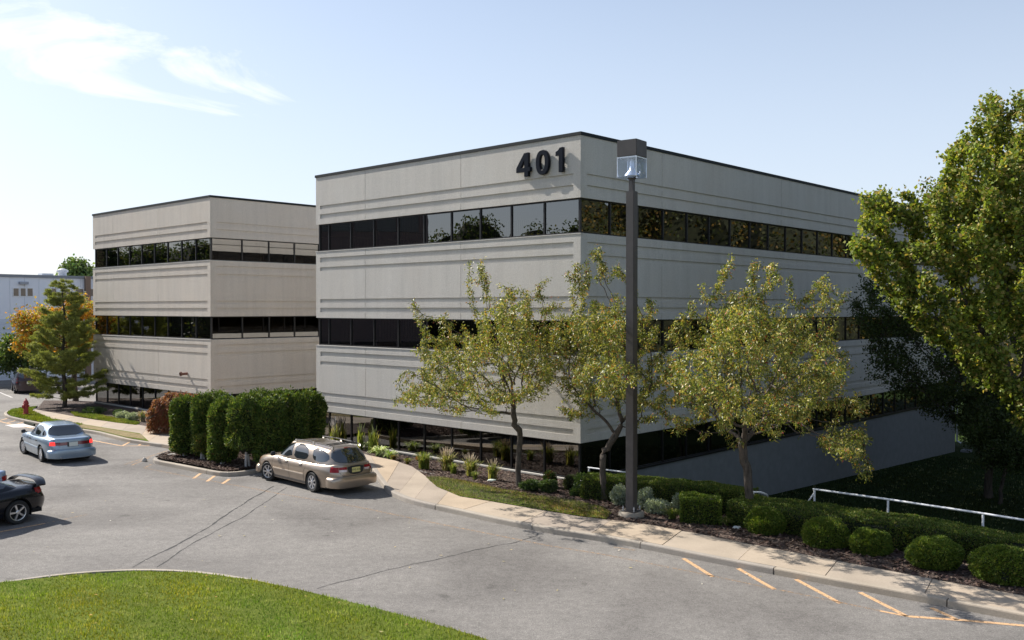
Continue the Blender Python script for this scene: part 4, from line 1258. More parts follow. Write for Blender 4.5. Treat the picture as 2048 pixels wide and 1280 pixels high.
# --- big maple filling the view edge
MAPC = [(0.17, 0.22, 0.034), (0.10, 0.145, 0.022), (0.25, 0.28, 0.05), (0.36, 0.28, 0.08), (0.055, 0.09, 0.018)]
mb = Vector((17.2, 29.0, 0)); mb.z = bed_h(mb.x, mb.y) - 0.05
crown_tree('maple_tree', mb, 3.2, [(2060, 270, 110, 75, .5, 2.4), (1960, 330, 80, 60, 0, 1.6), (1880, 400, 75, 50, .3, 1.5), (1800, 430, 70, 32, .8, 1.2), (2060, 415, 175, 100, 0, 3.0), (1900, 500, 110, 70, -.3, 2.0),
      (1780, 520, 50, 45, .2, 1.0), (1840, 590, 70, 50, 0, 1.4), (2045, 600, 150, 100, 0, 3.0), (2060, 780, 60, 60, -1.2, 1.5), (1960, 680, 90, 50, -.4, 1.8), (2080, 740, 110, 60, 0, 2.2), (2030, 810, 40, 50, -.6, .8), (1990, 745, 60, 45, -.3, 1.4), (1925, 640, 60, 45, -.5, 1.3), (2045, 850, 25, 30, -.5, .6), (1750, 470, 35, 30, .3, .6),
      (1728, 495, 34, 45, .2, .8), (1722, 395, 30, 18, .8, .5), (1750, 440, 40, 30, .5, .9), (2200, 500, 160, 200, 0, 3.2), (2220, 300, 120, 100, 0, 2.5), (1760, 395, 45, 20, 1, .6), (2010, 215, 70, 35, .8, 1.0)], 3200, (0.135, 0.75), 108000, MAPC, [5, 3, 5, 2.6, 1],
     'big broad maple with sunlit green crown at the edge of the view', 'tree', None, 31, r_base=0.30, step=0.26, dk=0.45, di=2.0, mat=M_LEAF, droop=0.1, jitter=0.12, tipw=6, r_tip=0.006)
# darker low tree in the building's shade
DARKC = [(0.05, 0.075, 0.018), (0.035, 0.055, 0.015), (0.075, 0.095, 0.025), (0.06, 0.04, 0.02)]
db = Vector((20.6, 40.0, 0)); db.z = bed_h(db.x, db.y) - 0.05
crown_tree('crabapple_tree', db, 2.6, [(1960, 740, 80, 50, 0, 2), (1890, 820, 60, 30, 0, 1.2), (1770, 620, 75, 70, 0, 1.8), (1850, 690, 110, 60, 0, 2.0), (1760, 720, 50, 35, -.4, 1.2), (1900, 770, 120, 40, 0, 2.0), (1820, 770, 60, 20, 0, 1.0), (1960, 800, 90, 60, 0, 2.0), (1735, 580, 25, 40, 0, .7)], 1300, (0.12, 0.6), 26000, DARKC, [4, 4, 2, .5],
     'dark green spreading tree in the shade between the big maple and the building', 'tree', None, 41, r_base=0.16, step=0.22, dk=0.4, di=1.8, barkm=M_BARKD, droop=0.3, jitter=0.15, tipw=8, r_tip=0.005)
sb = Vector((18.8, 37.0, 0)); sb.z = bed_h(sb.x, sb.y) - 0.05
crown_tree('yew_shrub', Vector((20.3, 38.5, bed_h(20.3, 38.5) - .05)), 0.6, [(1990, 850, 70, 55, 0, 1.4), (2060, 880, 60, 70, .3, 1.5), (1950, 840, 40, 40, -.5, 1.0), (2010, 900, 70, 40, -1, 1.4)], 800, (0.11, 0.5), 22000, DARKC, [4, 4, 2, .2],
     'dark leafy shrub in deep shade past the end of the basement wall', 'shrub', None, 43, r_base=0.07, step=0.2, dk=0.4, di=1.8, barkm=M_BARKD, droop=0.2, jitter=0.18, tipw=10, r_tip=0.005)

# --- arborvitae row
ARBC = [(0.07, 0.115, 0.022), (0.11, 0.16, 0.028), (0.045, 0.08, 0.016), (0.19, 0.21, 0.05), (0.20, 0.13, 0.05)]
M_STEM = plain('stem_bleached', (0.42, 0.40, 0.38), 0.8, grain=0.2, gscale=10)
def arbor(px, ybot, ytop, hw, label, seed, n=13000, brown=0.25, cat='evergreen', dz=0.125, wob=0.13, stem=0.25, lean=0.0):
    b = G(px, ybot, dz); 
    D = b.y + hw * b.y / FPX * 0.6
    s = D / FPX; rad = hw * s * 1.14
    zt = EYE + (618 - ytop) * (b.y + rad) / FPX; zb_ = b.z - 0.02
    cx = (px - 1024) * D / FPX; cy = D; H = zt - zb_
    loc = np.array([cx, cy, zb_])
    root = empty('arborvitae', loc, 0, label, 'evergreen shrub', 'clipped arborvitae row in front of the entrance')
    th = RNG.uniform(0, 2 * np.pi, n); hh = RNG.uniform(0, 1, n) ** 0.9
    def prof(h): return np.clip(np.minimum(1.0, (h - stem / H + 0.06) * 14) , 0, 1) ** 0.5 * np.where(h > 0.80, np.sqrt(np.clip(1 - ((h - 0.80) / 0.20) ** 1.7, 0, 1)), 1.0)
    q = np.stack([np.cos(th), np.sin(th), hh * 2.5], 1)
    k = 1 + lumpy(q * np.array([1, 1, 1.4]), seed, wob, 2.2) + lumpy(q, seed + 5, 0.08, 6) + (RNG.random(n) < .03) * RNG.uniform(0, .15, n)
    k *= 1 - np.abs(RNG.normal(size=n)) * 0.05
    r = rad * prof(hh) * k
    p = loc + np.stack([np.cos(th) * r + lean * hh, np.sin(th) * r, stem * 0.6 + hh * (H - stem * .6) * (1 + 0.035 * np.sin(3 * th + seed) + 0.03 * RNG.normal(size=n) * (hh > .85))], 1)
    keep = prof(hh) > 0.05; p = p[keep]; th = th[keep]; hh2 = hh[keep]
    nr = np.stack([np.cos(th), np.sin(th), np.where(hh2 > .8, 1.0, 0.0)], 1)
    # frond sprays: larger scale-like tufts pointing up and out
    f = link('foliage', shell_leaves(p, nr, 0.10, ARBC, [5, 5, 4, 2 + brown * 3, brown], M_FROND, 'foliage', loc, flat=0.55, up=0.35, wr=0.42), root); f['kind'] = 'stuff'
    m = MB(); m.lathe([(0.02, stem * .8), (rad * 0.74, stem * 1.4), (rad * 0.86, H * .5), (rad * 0.84, H * 0.76), (rad * .55, H * .9), (0.02, H * .965)], 10); m.obj('inner_branches', M_CORE, root, smooth=True)
    m = MB(); m.tube([(0.0, -rad * .35, -0.03), (0.02, -rad * .3, stem * 2.0)], 0.045, 7); m.tube([(0.08, -rad * .1, -0.03), (0.02, -rad * .1, stem * 2.0)], 0.04, 7); m.obj('stem', M_STEM, root)
AR = [(369, 914, 797, 23, 'first arborvitae of the front row, dense round-topped column beside the walk'),
      (409, 918, 792, 21, 'arborvitae column behind the dwarf one, second of the front row'),
      (444, 930, 800, 24, 'leaning yellow-tipped arborvitae over the bark, third of the front row'),
      (494, 936, 793, 31, 'broad arborvitae with the bare white stem showing at its foot'),
      (541, 936, 800, 27, 'arborvitae right of the one with the white stem, seen over the bonnet of the wagon'),
      (583, 930, 790, 27, 'arborvitae behind the roof of the station wagon'),
      (619, 922, 787, 25, 'last arborvitae of the row, against the corner of the numbered building'),
      (438, 893, 786, 20, 'arborvitae top showing at the back of the row near the red maple bush'),
      (520, 897, 783, 24, 'back row arborvitae whose top shows behind the white twigs'),
      (560, 893, 783, 24, 'back row arborvitae against the beige annex wall, near the roof rack of the wagon')]
for i, (px, yb, yt, hw, lab) in enumerate(AR):
    arbor(px, yb, yt, hw, lab, 60 + i, n=12000 if i < 7 else 7000, wob=0.20 if i in (2, 3) else 0.14, stem=0.5 if i == 3 else 0.16, lean=0.12 if i == 2 else 0.0)
arbor(403, 920, 868, 13, 'dwarf arborvitae with browned top, squeezed between the taller columns', 80, n=4000, brown=4.0)

# white-barked twigs poking from the back row
def twigs():
    b = G(515, 892, 0.12)
    root = empty('bare_shrub', b, 0, 'white dead twigs poking out of the top of the arborvitae row', 'shrub')
    m = MB(); rr = random.Random(5)
    tgt = [PZ(x, y, b.y - .3) - b for x, y in [(455, 800), (470, 796), (480, 802), (495, 790), (503, 785), (508, 782), (490, 797), (462, 803), (500, 793), (515, 788)]]
    for t in tgt:
        mid = Vector((t.x * .3 + rr.uniform(-.1, .1), t.y * .5, t.z * .7))
        m.tube([(0, 0, 0), mid, t], 0.018, 5, 0.012)
        for k in range(9):
            q = mid.lerp(t, rr.uniform(.5, 1)); d = Vector((rr.uniform(-.28, .28), rr.uniform(-.2, .1), rr.uniform(-.02, .22)))
            m.tube([q, q + d], 0.014, 4, 0.008)
    m.obj('twigs', plain('twig_white', (0.72, 0.74, 0.72), 0.6), root)
twigs()

# --- weeping red maple bush
RDC = [(0.24, 0.085, 0.045), (0.17, 0.06, 0.035), (0.30, 0.13, 0.06), (0.12, 0.07, 0.03), (0.16, 0.13, 0.04)]
def laceleaf():
    b = G(350, 866, 0.12)
    root = empty('weeping_maple', b, 0, 'low weeping maple bush with rust red feathery leaves', 'shrub')
    c = np.array(PZ(358, 822, b.y + .3)); s = b.y / FPX
    n = 26000; q = unit(RNG.normal(size=(n, 3))); q[:, 2] = np.abs(q[:, 2])
    th = np.arctan2(q[:, 1], q[:, 0]); k = 1 + 0.07 * np.sin(th * 5 + 1) + lumpy(q, 8, .09, 4)
    rad = np.array([56 * s, 50 * s, 36 * s]); low = (RNG.random(n) < 0.45)
    p = c + q * rad * k[:, None] * (1 - np.abs(RNG.normal(size=(n, 1))) * .08)
    p[low, 2] = c[2] - RNG.uniform(0, 34 * s, low.sum()) ; p[low, :2] = c[:2] + unit(q[low][:, :2]) * rad[:2] * (k[low] * RNG.uniform(.9, 1.02, low.sum()))[:, None]
    loc = np.array(b)
    d = unit(q * .5 + RNG.normal(size=(n, 3)) * .35 + np.array([0, 0, -1.0]))
    L_ = 0.13 * RNG.uniform(.6, 1.3, n)
    f = link('foliage', leaves_mesh('foliage', p - loc, d, L_, L_ * .28, palette(RDC, [4, 3, 3, 1.5, 1], n), M_LEAF), root); f['kind'] = 'stuff'
    m = MB(); rr = random.Random(3)
    for k_ in range(7):
        a = rr.uniform(0, 6.28); m.tube([(0, 0, -.03), (.15 * math.cos(a), .15 * math.sin(a), .5), (.8 * math.cos(a), .8 * math.sin(a), .95), (1.3 * math.cos(a), 1.2 * math.sin(a), .7)], 0.05, 6, 0.02)
    m.obj('branches', M_BARKD, root, smooth=True)
laceleaf()

# --- pine beside the annex
PINC = [(0.23, 0.26, 0.07), (0.30, 0.32, 0.08), (0.15, 0.18, 0.06), (0.36, 0.36, 0.11)]
def pine():
    b = G(128, 815, 0.1); loc = np.array(b)
    root = empty('pine_tree', b, 0, 'tall soft needled pine at the corner of the annex behind the fire hydrant', 'tree')
    Ht = EYE + (618 - 562) * b.y / FPX - b.z
    rr = np.random.default_rng(5)
    V = []; segs = []; r = []
    P = [np.array([0, 0, -0.05])]; par = [-1]
    ntr = 30
    for i in range(1, ntr + 1):
        P.append(np.array([0.06 * math.sin(i * .4), 0.05 * math.cos(i * .3), Ht * i / ntr])); par.append(i - 1)
    tips = []; tdir = []
    h = 0.45
    while h < Ht - 0.25:
        f = h / Ht
        env = 2.6 * (1 - f) ** 0.72 * (0.35 + 0.65 * min(1, f * 6 + .35)) + 0.12
        nb_ = 5 if f < .85 else 4
        a0 = rr.uniform(0, 6.28)
        for k in range(nb_):
            a = a0 + 2 * np.pi * k / nb_ + rr.uniform(-.3, .3); L_ = env * rr.uniform(.65, 1.12)
            node = int(round(f * ntr)); cur = node; pos = P[node].copy(); d = np.array([math.cos(a), math.sin(a), rr.uniform(-.02, .25) + .25 * f])
            m_ = max(2, int(L_ / 0.22))
            for j in range(m_):
                d = d + np.array([0, 0, 0.05]) + rr.normal(size=3) * .07; d /= np.linalg.norm(d)
                pos = pos + d * L_ / m_; P.append(pos.copy()); par.append(cur); cur = len(P) - 1
                if j >= m_ * 0.25:
                    for sgn in (-1, 1):
                        sd = np.array([math.cos(a + sgn * .9), math.sin(a + sgn * .9), .12]) + rr.normal(size=3) * .15
                        l2 = (0.18 + 0.28 * L_ / 2.2 * (1 - j / m_ * .6)) * rr.uniform(.7, 1.2)
                        q = pos + sd * l2; P.append(q); par.append(cur)
                        for t in (0.35, .7, 1.0): tips.append(pos + sd * l2 * t); tdir.append(sd)
                    tips.append(pos); tdir.append(d)
        h += (0.34 - 0.10 * f) * rr.uniform(.8, 1.2)
    tips.append(np.array([0, 0, Ht])); tdir.append(np.array([0, 0, 1.0]))
    P = np.array(P); par = np.array(par); r, w = radii(P, par, 0.006, 0.13)
    link('trunk', branches_mesh('trunk', P, par, r, M_BARKD, n=5), root)
    tips = np.array(tips); tdir = unit(np.array(tdir)); per = 60; n = len(tips) * per
    bp = np.repeat(tips, per, 0) + RNG.normal(size=(n, 3)) * .035; dd = unit(np.repeat(tdir, per, 0) * .55 + RNG.normal(size=(n, 3)) * .6 + np.array([0, 0, .3]))
    L_ = .13 * RNG.uniform(.7, 1.2, n)
    c = palette(PINC, [4, 4, 3, 2], n); c *= (1 + .15 * np.repeat(RNG.normal(size=(len(tips), 1)), per, 0))
    f = link('crown', leaves_mesh('crown', bp, dd, L_, .02, np.clip(c, 0, 1), M_FROND, fold=False), root); f['kind'] = 'stuff'
pine()

# deciduous trees behind the pine
ORC = [(0.50, 0.22, 0.03), (0.42, 0.28, 0.05), (0.26, 0.24, 0.05), (0.16, 0.19, 0.04)]
crown_tree('deciduous_tree', G(150, 806, 0.0), 2.0, [(80, 640, 55, 30, 0, 1.5), (60, 655, 35, 18, 0, 1.0), (160, 615, 45, 28, 0, 1.2), (120, 660, 80, 45, 0, 2.0), (165, 660, 35, 40, 0, 1.2), (45, 690, 22, 14, 0, .7)], 900, (0.17, 0.7), 13000, ORC, [4, 3, 2, 1.5],
     'orange leaved autumn tree half hidden behind the pine', 'tree', None, 51, r_base=0.16, step=0.25, dk=0.45, di=2.0, jitter=0.2, tipw=8, r_tip=0.006)
GRC = [(0.10, 0.15, 0.04), (0.07, 0.12, 0.035), (0.15, 0.19, 0.05)]
crown_tree('deciduous_tree', PZ(45, 757, 72) , 1.0, [(40, 700, 45, 35, 0, 2.0), (70, 690, 30, 35, 0, 1.4), (15, 715, 35, 25, 0, 1.5), (90, 720, 30, 30, 0, 1.4)], 700, (0.22, 0.7), 9000, GRC, [3, 3, 2],
     'small green tree behind the dark parked car, in front of the white warehouse', 'tree', None, 52, r_base=0.14, step=0.3, dk=0.5, di=2.2, jitter=0.25, tipw=8, r_tip=0.007)
bt = PZ(150, 600, 112); bt.z = -1.6
crown_tree('deciduous_tree', bt, 7.0, [(150, 540, 24, 20, 0, 2.2), (165, 548, 20, 10, 0, 1.5), (130, 545, 12, 8, 0, 1)], 260, (0.4, 0.7), 2200, GRC, [3, 3, 2],
     'tree top rising above the roof of the white warehouse', 'tree', None, 53, r_base=0.2, step=0.5, dk=0.7, di=4, jitter=0.35, tipw=6, r_tip=0.02)
# --- planting along the walls
def tuft(px, py, h_px, n, cols, wts, label, name='ornamental_grass', cat='grass clump', group=None, spread=0.8, wid=0.014, plumes=0, plume_c=(0.55, 0.45, 0.32), seed=0, dz=0.0, flow=None):
    b = G(px, py, 0.04); b.z = bed_h(b.x, b.y) if b.x > -9 else zs(b.y) + .125
    rr = np.random.default_rng(seed + int(px)); s = b.y / FPX; h = h_px * s
    root = empty(name, b, 0, label, cat, group)
    V = []; F = []; C = []
    cols = np.array(cols)
    for i in range(n):
        a = rr.uniform(0, 6.28); l = h * rr.uniform(.6, 1.15); sp = rr.uniform(.1, 1) * spread
        o = rr.normal(size=2) * h * .10; w = np.array([-math.sin(a), math.cos(a)]) * wid * rr.uniform(.7, 1.3)
        pts = [(0, 0), (.38 * sp * .6, .5), (.75 * sp, .88 - .10 * sp), (1.05 * sp, 1.0 - .42 * sp)]
        c = cols[rr.choice(len(cols), p=np.array(wts) / np.sum(wts))] * rr.uniform(.8, 1.2)
        bi = len(V)
        for j, (d, z) in enumerate(pts):
            k = (1, .9, .6, .1)[j]
            for sg in (-1, 1): V.append((o[0] + math.cos(a) * d * l + w[0] * sg * k, o[1] + math.sin(a) * d * l + w[1] * sg * k, z * l)); C.append(c)
        for j in range(3): F.append((bi + 2 * j, bi + 2 * j + 1, bi + 2 * j + 3, bi + 2 * j + 2))
    o = link('blades', np_mesh('blades', np.array(V), np.array(F), col=np.clip(np.array(C), 0, 1), mat=M_BLADE), root); o['kind'] = 'stuff'
    if plumes:
        m = MB()
        for i in range(plumes):
            a = rr.uniform(0, 6.28); sp = rr.uniform(.1, .7) * spread; l = h * rr.uniform(1.0, 1.3)
            p0 = Vector((math.cos(a) * .5 * sp * l, math.sin(a) * .5 * sp * l, l * .8)); p1 = Vector((math.cos(a) * .8 * sp * l, math.sin(a) * .8 * sp * l, l * 1.02))
            m.tube([(0, 0, 0), p0], .004, 3, .003); m.tube([p0, p0.lerp(p1, .5), p1], .017, 5, .006)
        po = m.obj('seed_heads', plain('plume', plume_c, 0.9), root); po['kind'] = 'stuff'
    if flow:
        m = MB()
        for (dx, dz2) in flow:
            c = Vector((dx * s, -0.05, dz2 * s))
            for k in range(6):
                a = k * 1.047; u = Vector((math.cos(a), -.4, math.sin(a))) * .07; v = Vector((-math.sin(a), 0, math.cos(a))) * .025
                m.add([c, c + u * .6 + v, c + u, c + u * .6 - v], [(0, 1, 2, 3)])
        m.obj('flower', plain('flower_orange', (0.75, 0.25, 0.05), 0.6), root)
    return root
GA = [(0.16, 0.20, 0.04), (0.24, 0.25, 0.07), (0.35, 0.30, 0.12), (0.11, 0.16, 0.03)]
GD = [(0.05, 0.10, 0.02), (0.08, 0.14, 0.03), (0.12, 0.17, 0.04)]
HO = [(0.45, 0.50, 0.25), (0.25, 0.34, 0.10), (0.55, 0.58, 0.35)]
tuft(848, 932, 34, 260, GA, [4, 2, 1, 3], 'green daylily clump with one orange flower by the ground floor windows', 'daylily', 'plant', spread=.7, flow=[(-14, 22)])
tuft(893, 934, 36, 340, GA, [2, 3, 4, 1], 'largest tan fountain grass clump, full of seed heads, right of the orange flower', group='fountain grasses on the bark bed', plumes=44)
tuft(906, 942, 22, 120, GA, [4, 2, 1, 3], 'low green grass tuft in front of the largest fountain grass', spread=.8)
tuft(942, 948, 36, 260, GA, [2, 3, 3, 1], 'fountain grass clump between the largest one and the thin upright one', group='fountain grasses on the bark bed', plumes=26)
tuft(950, 956, 16, 80, GA, [4, 2, 1, 3], 'tiny green tuft at the foot of the second fountain grass', spread=.9)
tuft(986, 955, 34, 150, GA, [3, 3, 2, 1], 'thin upright fountain grass with few seed heads, nearest the first tree trunk', group='fountain grasses on the bark bed', plumes=14, spread=.6)
tuft(758, 905, 22, 90, HO, [4, 2, 2], 'variegated hosta beside the rear corner of the wagon', 'hosta', 'plant', spread=1.5, wid=.035)
tuft(742, 893, 18, 70, HO, [4, 2, 2], 'variegated hosta behind the rear window of the wagon', 'hosta', 'plant', spread=1.5, wid=.035)
tuft(780, 912, 20, 80, HO, [3, 3, 1], 'hosta between the wagon and the orange flower', 'hosta', 'plant', spread=1.4, wid=.03)
tuft(786, 915, 14, 90, [(0.18, 0.12, 0.04), (0.14, 0.15, 0.04)], [2, 2], 'browning low plant in front of the hosta on the bark', 'perennial', 'plant', spread=1.0, wid=.02)
tuft(815, 921, 12, 90, [(0.20, 0.16, 0.04), (0.16, 0.19, 0.04)], [2, 2], 'low yellowish plant on the bark left of the orange flower', 'perennial', 'plant', spread=1.2, wid=.02)
tuft(722, 893, 42, 60, GA, [3, 3, 1, 2], 'tall thin flower stalks by the dark window left of the hosta', 'perennial', 'plant', spread=.3, wid=.018, plumes=8, plume_c=(.3, .33, .12))
tuft(748, 899, 44, 60, GA, [3, 3, 1, 2], 'tall yellow green stalks by the dark window above the hosta', 'perennial', 'plant', spread=.3, wid=.018, plumes=8, plume_c=(.3, .33, .12))
tuft(668, 884, 44, 60, GA, [2, 2, 3, 1], 'tall pale flower spikes beside the last arborvitae', 'perennial', 'plant', spread=.35, wid=.015, plumes=14, plume_c=(.6, .55, .5))
tuft(1345, 1045, 22, 160, GA, [3, 2, 1, 4], 'daylily clump on the bark between lamp base and square hedge', 'daylily', 'plant', spread=1.3, wid=.016)
tuft(1392, 1049, 24, 170, GA, [2, 2, 1, 4], 'daylily clump in front of the square hedge block', 'daylily', 'plant', spread=1.3, wid=.016)
tuft(1418, 1040, 34, 30, GA, [1, 2, 3, 2], 'few tall bare stalks in front of the square hedge', 'perennial', 'plant', spread=.9, wid=.012)
tuft(1452, 1056, 18, 150, GA, [3, 3, 1, 3], 'low daylily clump beside the trunk of the largest street tree', 'daylily', 'plant', spread=1.4, wid=.016)
tuft(300, 850, 20, 160, GD, [1, 3, 2], 'bright green clump between the annex border and the red maple bush', 'perennial', 'plant', spread=.9, wid=.02)
tuft(285, 846, 22, 150, [(0.4, .32, .25), (.25, .2, .14), (.16, .18, .06)], [3, 2, 2], 'pinkish sedum clump in the annex border', 'perennial', 'plant', spread=.8, wid=.025)
tuft(322, 846, 20, 120, GA, [1, 2, 4, 1], 'tan dry clump just before the red maple bush', 'perennial', 'plant', spread=.8, wid=.02)

def low_bush(px, py, hw, hh, cols, wts, label, name='low_shrub', seed=0, n=2600, leaf=.06, cat='shrub', group=None, mat=None):
    b = G(px, py + hh * .9, 0.04); b.z = bed_h(b.x, b.y) if b.x > -9 else zs(b.y) + .125
    s = b.y / FPX; loc = np.array([b.x, b.y + hw * s * .6, b.z]); c = loc + np.array([0, 0, hh * s * .95])
    root = empty(name, loc, 0, label, cat, group)
    q = unit(RNG.normal(size=(n, 3))); k = 1 + lumpy(q, seed, .22, 3); rad = np.array([hw * s, hw * s, hh * s])
    p = c + q * rad * (k * RNG.uniform(.55, 1.05, n))[:, None]; p[:, 2] = np.maximum(p[:, 2], loc[2] + .02)
    f = link('foliage', shell_leaves(p, q, leaf, cols, wts, mat or M_LEAF, 'foliage', loc, flat=.7, up=.3, wr=.5), root); f['kind'] = 'stuff'
    m = MB(); rr = random.Random(seed)
    for i in range(7):
        a = rr.uniform(0, 6.28); m.tube([(0, 0, -.02), (math.cos(a) * hw * s * .6, math.sin(a) * hw * s * .6, hh * s * 1.2)], .008, 4, .004)
    m.obj('stems', M_BARKD, root)
SV = [(0.30, 0.34, 0.29), (0.22, 0.27, 0.22), (0.38, 0.42, 0.37)]
DG = [(0.04, 0.075, 0.02), (0.06, 0.10, 0.03), (0.09, 0.12, 0.05)]
for a in [(1239, 996, 17, 19, SV, [3, 3, 2], 'silvery artemisia just left of the lamp post foot'), (1292, 1004, 15, 22, SV, [3, 3, 2], 'silvery artemisia just right of the lamp post'),
          (1316, 1022, 24, 13, SV, [3, 3, 1], 'low silvery artemisia spreading over the bark right of the lamp post'), (1362, 1014, 17, 20, SV, [2, 3, 1], 'silvery artemisia against the square hedge block')]:
    low_bush(*a, name='artemisia', seed=int(a[0]), n=2600, leaf=.05, cat='plant', group='silvery plants round the lamp post')
for a in [(1062, 975, 22, 9, DG, [3, 3, 2], 'flat blue green ground cover right of the first tree trunk'), (1097, 975, 18, 12, DG, [2, 3, 3], 'bushy dark green mound in front of the corner windows'),
          (1100, 955, 12, 16, [(0.05, .09, .02), (.12, .06, .03)], [3, 1], 'dark upright shrub by the window ledge near the corner'), (1143, 962, 16, 14, [(0.06, .08, .03), (.05, .05, .03)], [3, 1], 'sparse twiggy shrub by the corner of the building'),
          (1165, 965, 16, 20, DG, [3, 3, 1], 'dark shrub at the start of the clipped hedge'), (1158, 985, 18, 9, DG, [3, 3, 2], 'low dark plant left of the middle tree trunk'),
          (242, 835, 14, 8, SV, [2, 3, 1], 'grey green mound in the annex border nearest the pine'), (262, 838, 14, 8, SV, [2, 3, 1], 'grey green mound in the middle of the annex border'), (235, 831, 10, 7, DG, [2, 3, 1], 'dark green mound by the annex base'),
          (182, 826, 22, 7, DG, [3, 2, 1], 'low dark ground cover between the pine and the annex')]:
    low_bush(*a, seed=int(a[0]) + 3)
tuft(1360, 1033, 9, 50, [(.35, .45, .28), (.28, .4, .22)], [2, 2], 'pale broad leaves flat on the bark behind the daylilies', 'hosta', 'plant', spread=1.6, wid=.03)

def rock(px, py, hw, hh, mat, label, seed, dz=.1, name='rock'):
    b = G(px, py, dz); s = b.y / FPX
    bm = bmesh.new(); bmesh.ops.create_icosphere(bm, subdivisions=2, radius=1)
    v = np.array([x.co[:] for x in bm.verts]); k = 1 + lumpy(v, seed, .25, 1.6)
    for x, kk in zip(bm.verts, k): x.co = Vector((x.co.x * hw * s * kk, x.co.y * hw * s * .7 * kk, max(-.02, x.co.z * hh * s * kk)))
    me = bpy.data.meshes.new(name); bm.to_mesh(me); bm.free(); me.materials.append(mat)
    tag(link(name, me, loc=b), label, 'rock')
M_ROCK = plain('stone_grey', (0.40, 0.37, 0.33), .9, grain=.25, gscale=7)
rock(289, 922, 6, 7, M_ROCK, 'grey stone at the tip of the bark island kerb', 1, 0.02)
rock(345, 912, 10, 6, M_ROCK, 'flat grey boulder on the bark by the first arborvitae', 2)
rock(1474, 1056, 9, 4, plain('stone_white', (0.72, .72, .7), .7), 'small white flat stone beside the trunk of the largest street tree', 3)
rock(984, 961, 9, 3, plain('stone_pale', (0.5, .56, .5), .7), 'pale flat stone on the bark under the thin fountain grass', 4)

# --- lamp post
M_POST = plain('post_bronze', (0.075, 0.066, 0.062), 0.55, 0.0, grain=0.12, gscale=3)
M_REFL = plain('reflector_white', (0.80, 0.83, 0.88), 0.25, 0.3)
def lamp():
    b = G(1264, 1036, 0.1); b.z = bed_h(b.x, b.y) - 0.03; b.y += .12
    rz = math.atan2(0.591, 0.806) + math.pi / 2   # turned a little from the building
    root = empty('lamp_post', b, math.atan2(.59, -.806), 'tall square dark bronze lamp post with clear cube lantern', 'lamp post')
    z0 = b.z
    top = 8.62 - z0; w = .115
    m = MB(); m.lathe([(0.0, 0), (.34, 0), (.34, .10), (.31, .14), (0.0, .14)], 20, cap=False); m.obj('concrete_footing', M_KERB, root, smooth=True)
    m = MB(); m.box(-.2, .2, -.2, .2, .141, .165); m.obj('base_plate', M_POST, root, bevel=.004)
    for sx in (-.16, .16):
        for sy in (-.16, .16):
            m = MB(); m.lathe([(.016, 0), (.016, .06), (.028, .06), (.028, .085), (.016, .085), (.016, .12)], 6, Matrix.Translation((sx, sy, .166))); m.obj('anchor_bolt', M_GALV, root)
    m = MB(); m.box(-w, w, -w, w, .166, top); m.obj('pole', M_POST, root, bevel=.012)
    m = MB(); m.box(-.06, .06, -.06, .06, .5, .78, Matrix.Translation((0, -w + .057, 0))); m.obj('hand_hole_cover', M_POST, root)
    n = MB(); n.box(-.062, .062, -.062, .062, top + .002, 8.97 - z0); n.obj('neck', M_POST, root, bevel=.008)
    a = .285; zb = 8.97 - z0; zm = 9.50 - z0; zt = 9.93 - z0
    cap = MB(); cap.box(-a, a, -a, a, zm, zt); cap.obj('cap', M_POST, root, bevel=.01)
    c2 = MB(); c2.box(-a + .02, a - .02, -a + .02, a - .02, zm - .03, zm - .002); c2.obj('socket_plate', M_REFL, root)
    t = .007
    g = MB(); g.box(-a + .004, a - .004, -a + .004, -a + .004 + t, zb, zm - .033); g.box(-a + .004, a - .004, a - .004 - t, a - .004, zb, zm - .033)
    g.box(-a + .004, -a + .004 + t, -a + .012 + t, a - .012 - t, zb, zm - .033); g.box(a - .004 - t, a - .004, -a + .012 + t, a - .012 - t, zb, zm - .033)
    g.box(-a + .013, a - .013, -a + .013, a - .013, zb, zb + t); g.obj('lantern_panes', M_LAMPGLASS, root)
    r = MB(); r.lathe([(.20, zb + .05), (.185, zb + .09), (.08, zb + .20), (.055, zb + .30), (.05, zm - .034)], 24, cap=False); r.obj('reflector_cone', M_REFL, root, smooth=True)
    r = MB(); r.lathe([(.10, zb + .009), (.13, zb + .03), (.20, zb + .045)], 24, cap=False); r.obj('reflector_dish', M_REFL, root, smooth=True)
    e = MB(); 
    for sx in (-1, 1):
        for sy in (-1, 1): e.box(sx * (a - .008) - .008, sx * (a - .008) + .008, sy * (a - .008) - .008, sy * (a - .008) + .008, zb - .002, zm - .004)
    e.obj('corner_strips', M_REFL, root)
    f = MB(); f.lathe([(.11, zb - .03), (.125, zb - .012), (.11, zb - .002)], 20); f.obj('collar', M_POST, root, smooth=True)
lamp()

# --- white rail behind the hedge, and the short one by the corner
M_RAILW = plain('rail_white_paint', (0.72, 0.73, 0.75), 0.5, grain=.08, gscale=5)
def rail_between(pts, posts, label, brace=True):
    o = Vector(pts[0]); root = empty('guard_rail', (o.x, o.y, bed_h(o.x, o.y)), 0, label, 'railing')
    off = Vector((o.x, o.y, bed_h(o.x, o.y)))
    m = MB(); m.tube([Vector(p) - off for p in pts], .025, 8); m.obj('top_rail', M_RAILW, root, smooth=True)
    for p in posts:
        p = Vector(p); g = bed_h(p.x, p.y) - .1
        m = MB(); m.tube([Vector((p.x, p.y, g)) - off, p - off - Vector((0, 0, .03))], .027, 8); m.obj('post', M_RAILW, root, smooth=True)
    if brace:
        p = Vector(posts[0]); m = MB(); m.tube([p - off - Vector((0, 0, .08)), Vector((p.x - .45, p.y + .3, bed_h(p.x - .45, p.y + .3) + .0)) - off], .022, 6); m.obj('brace', M_RAILW, root)
RZ = 0.92
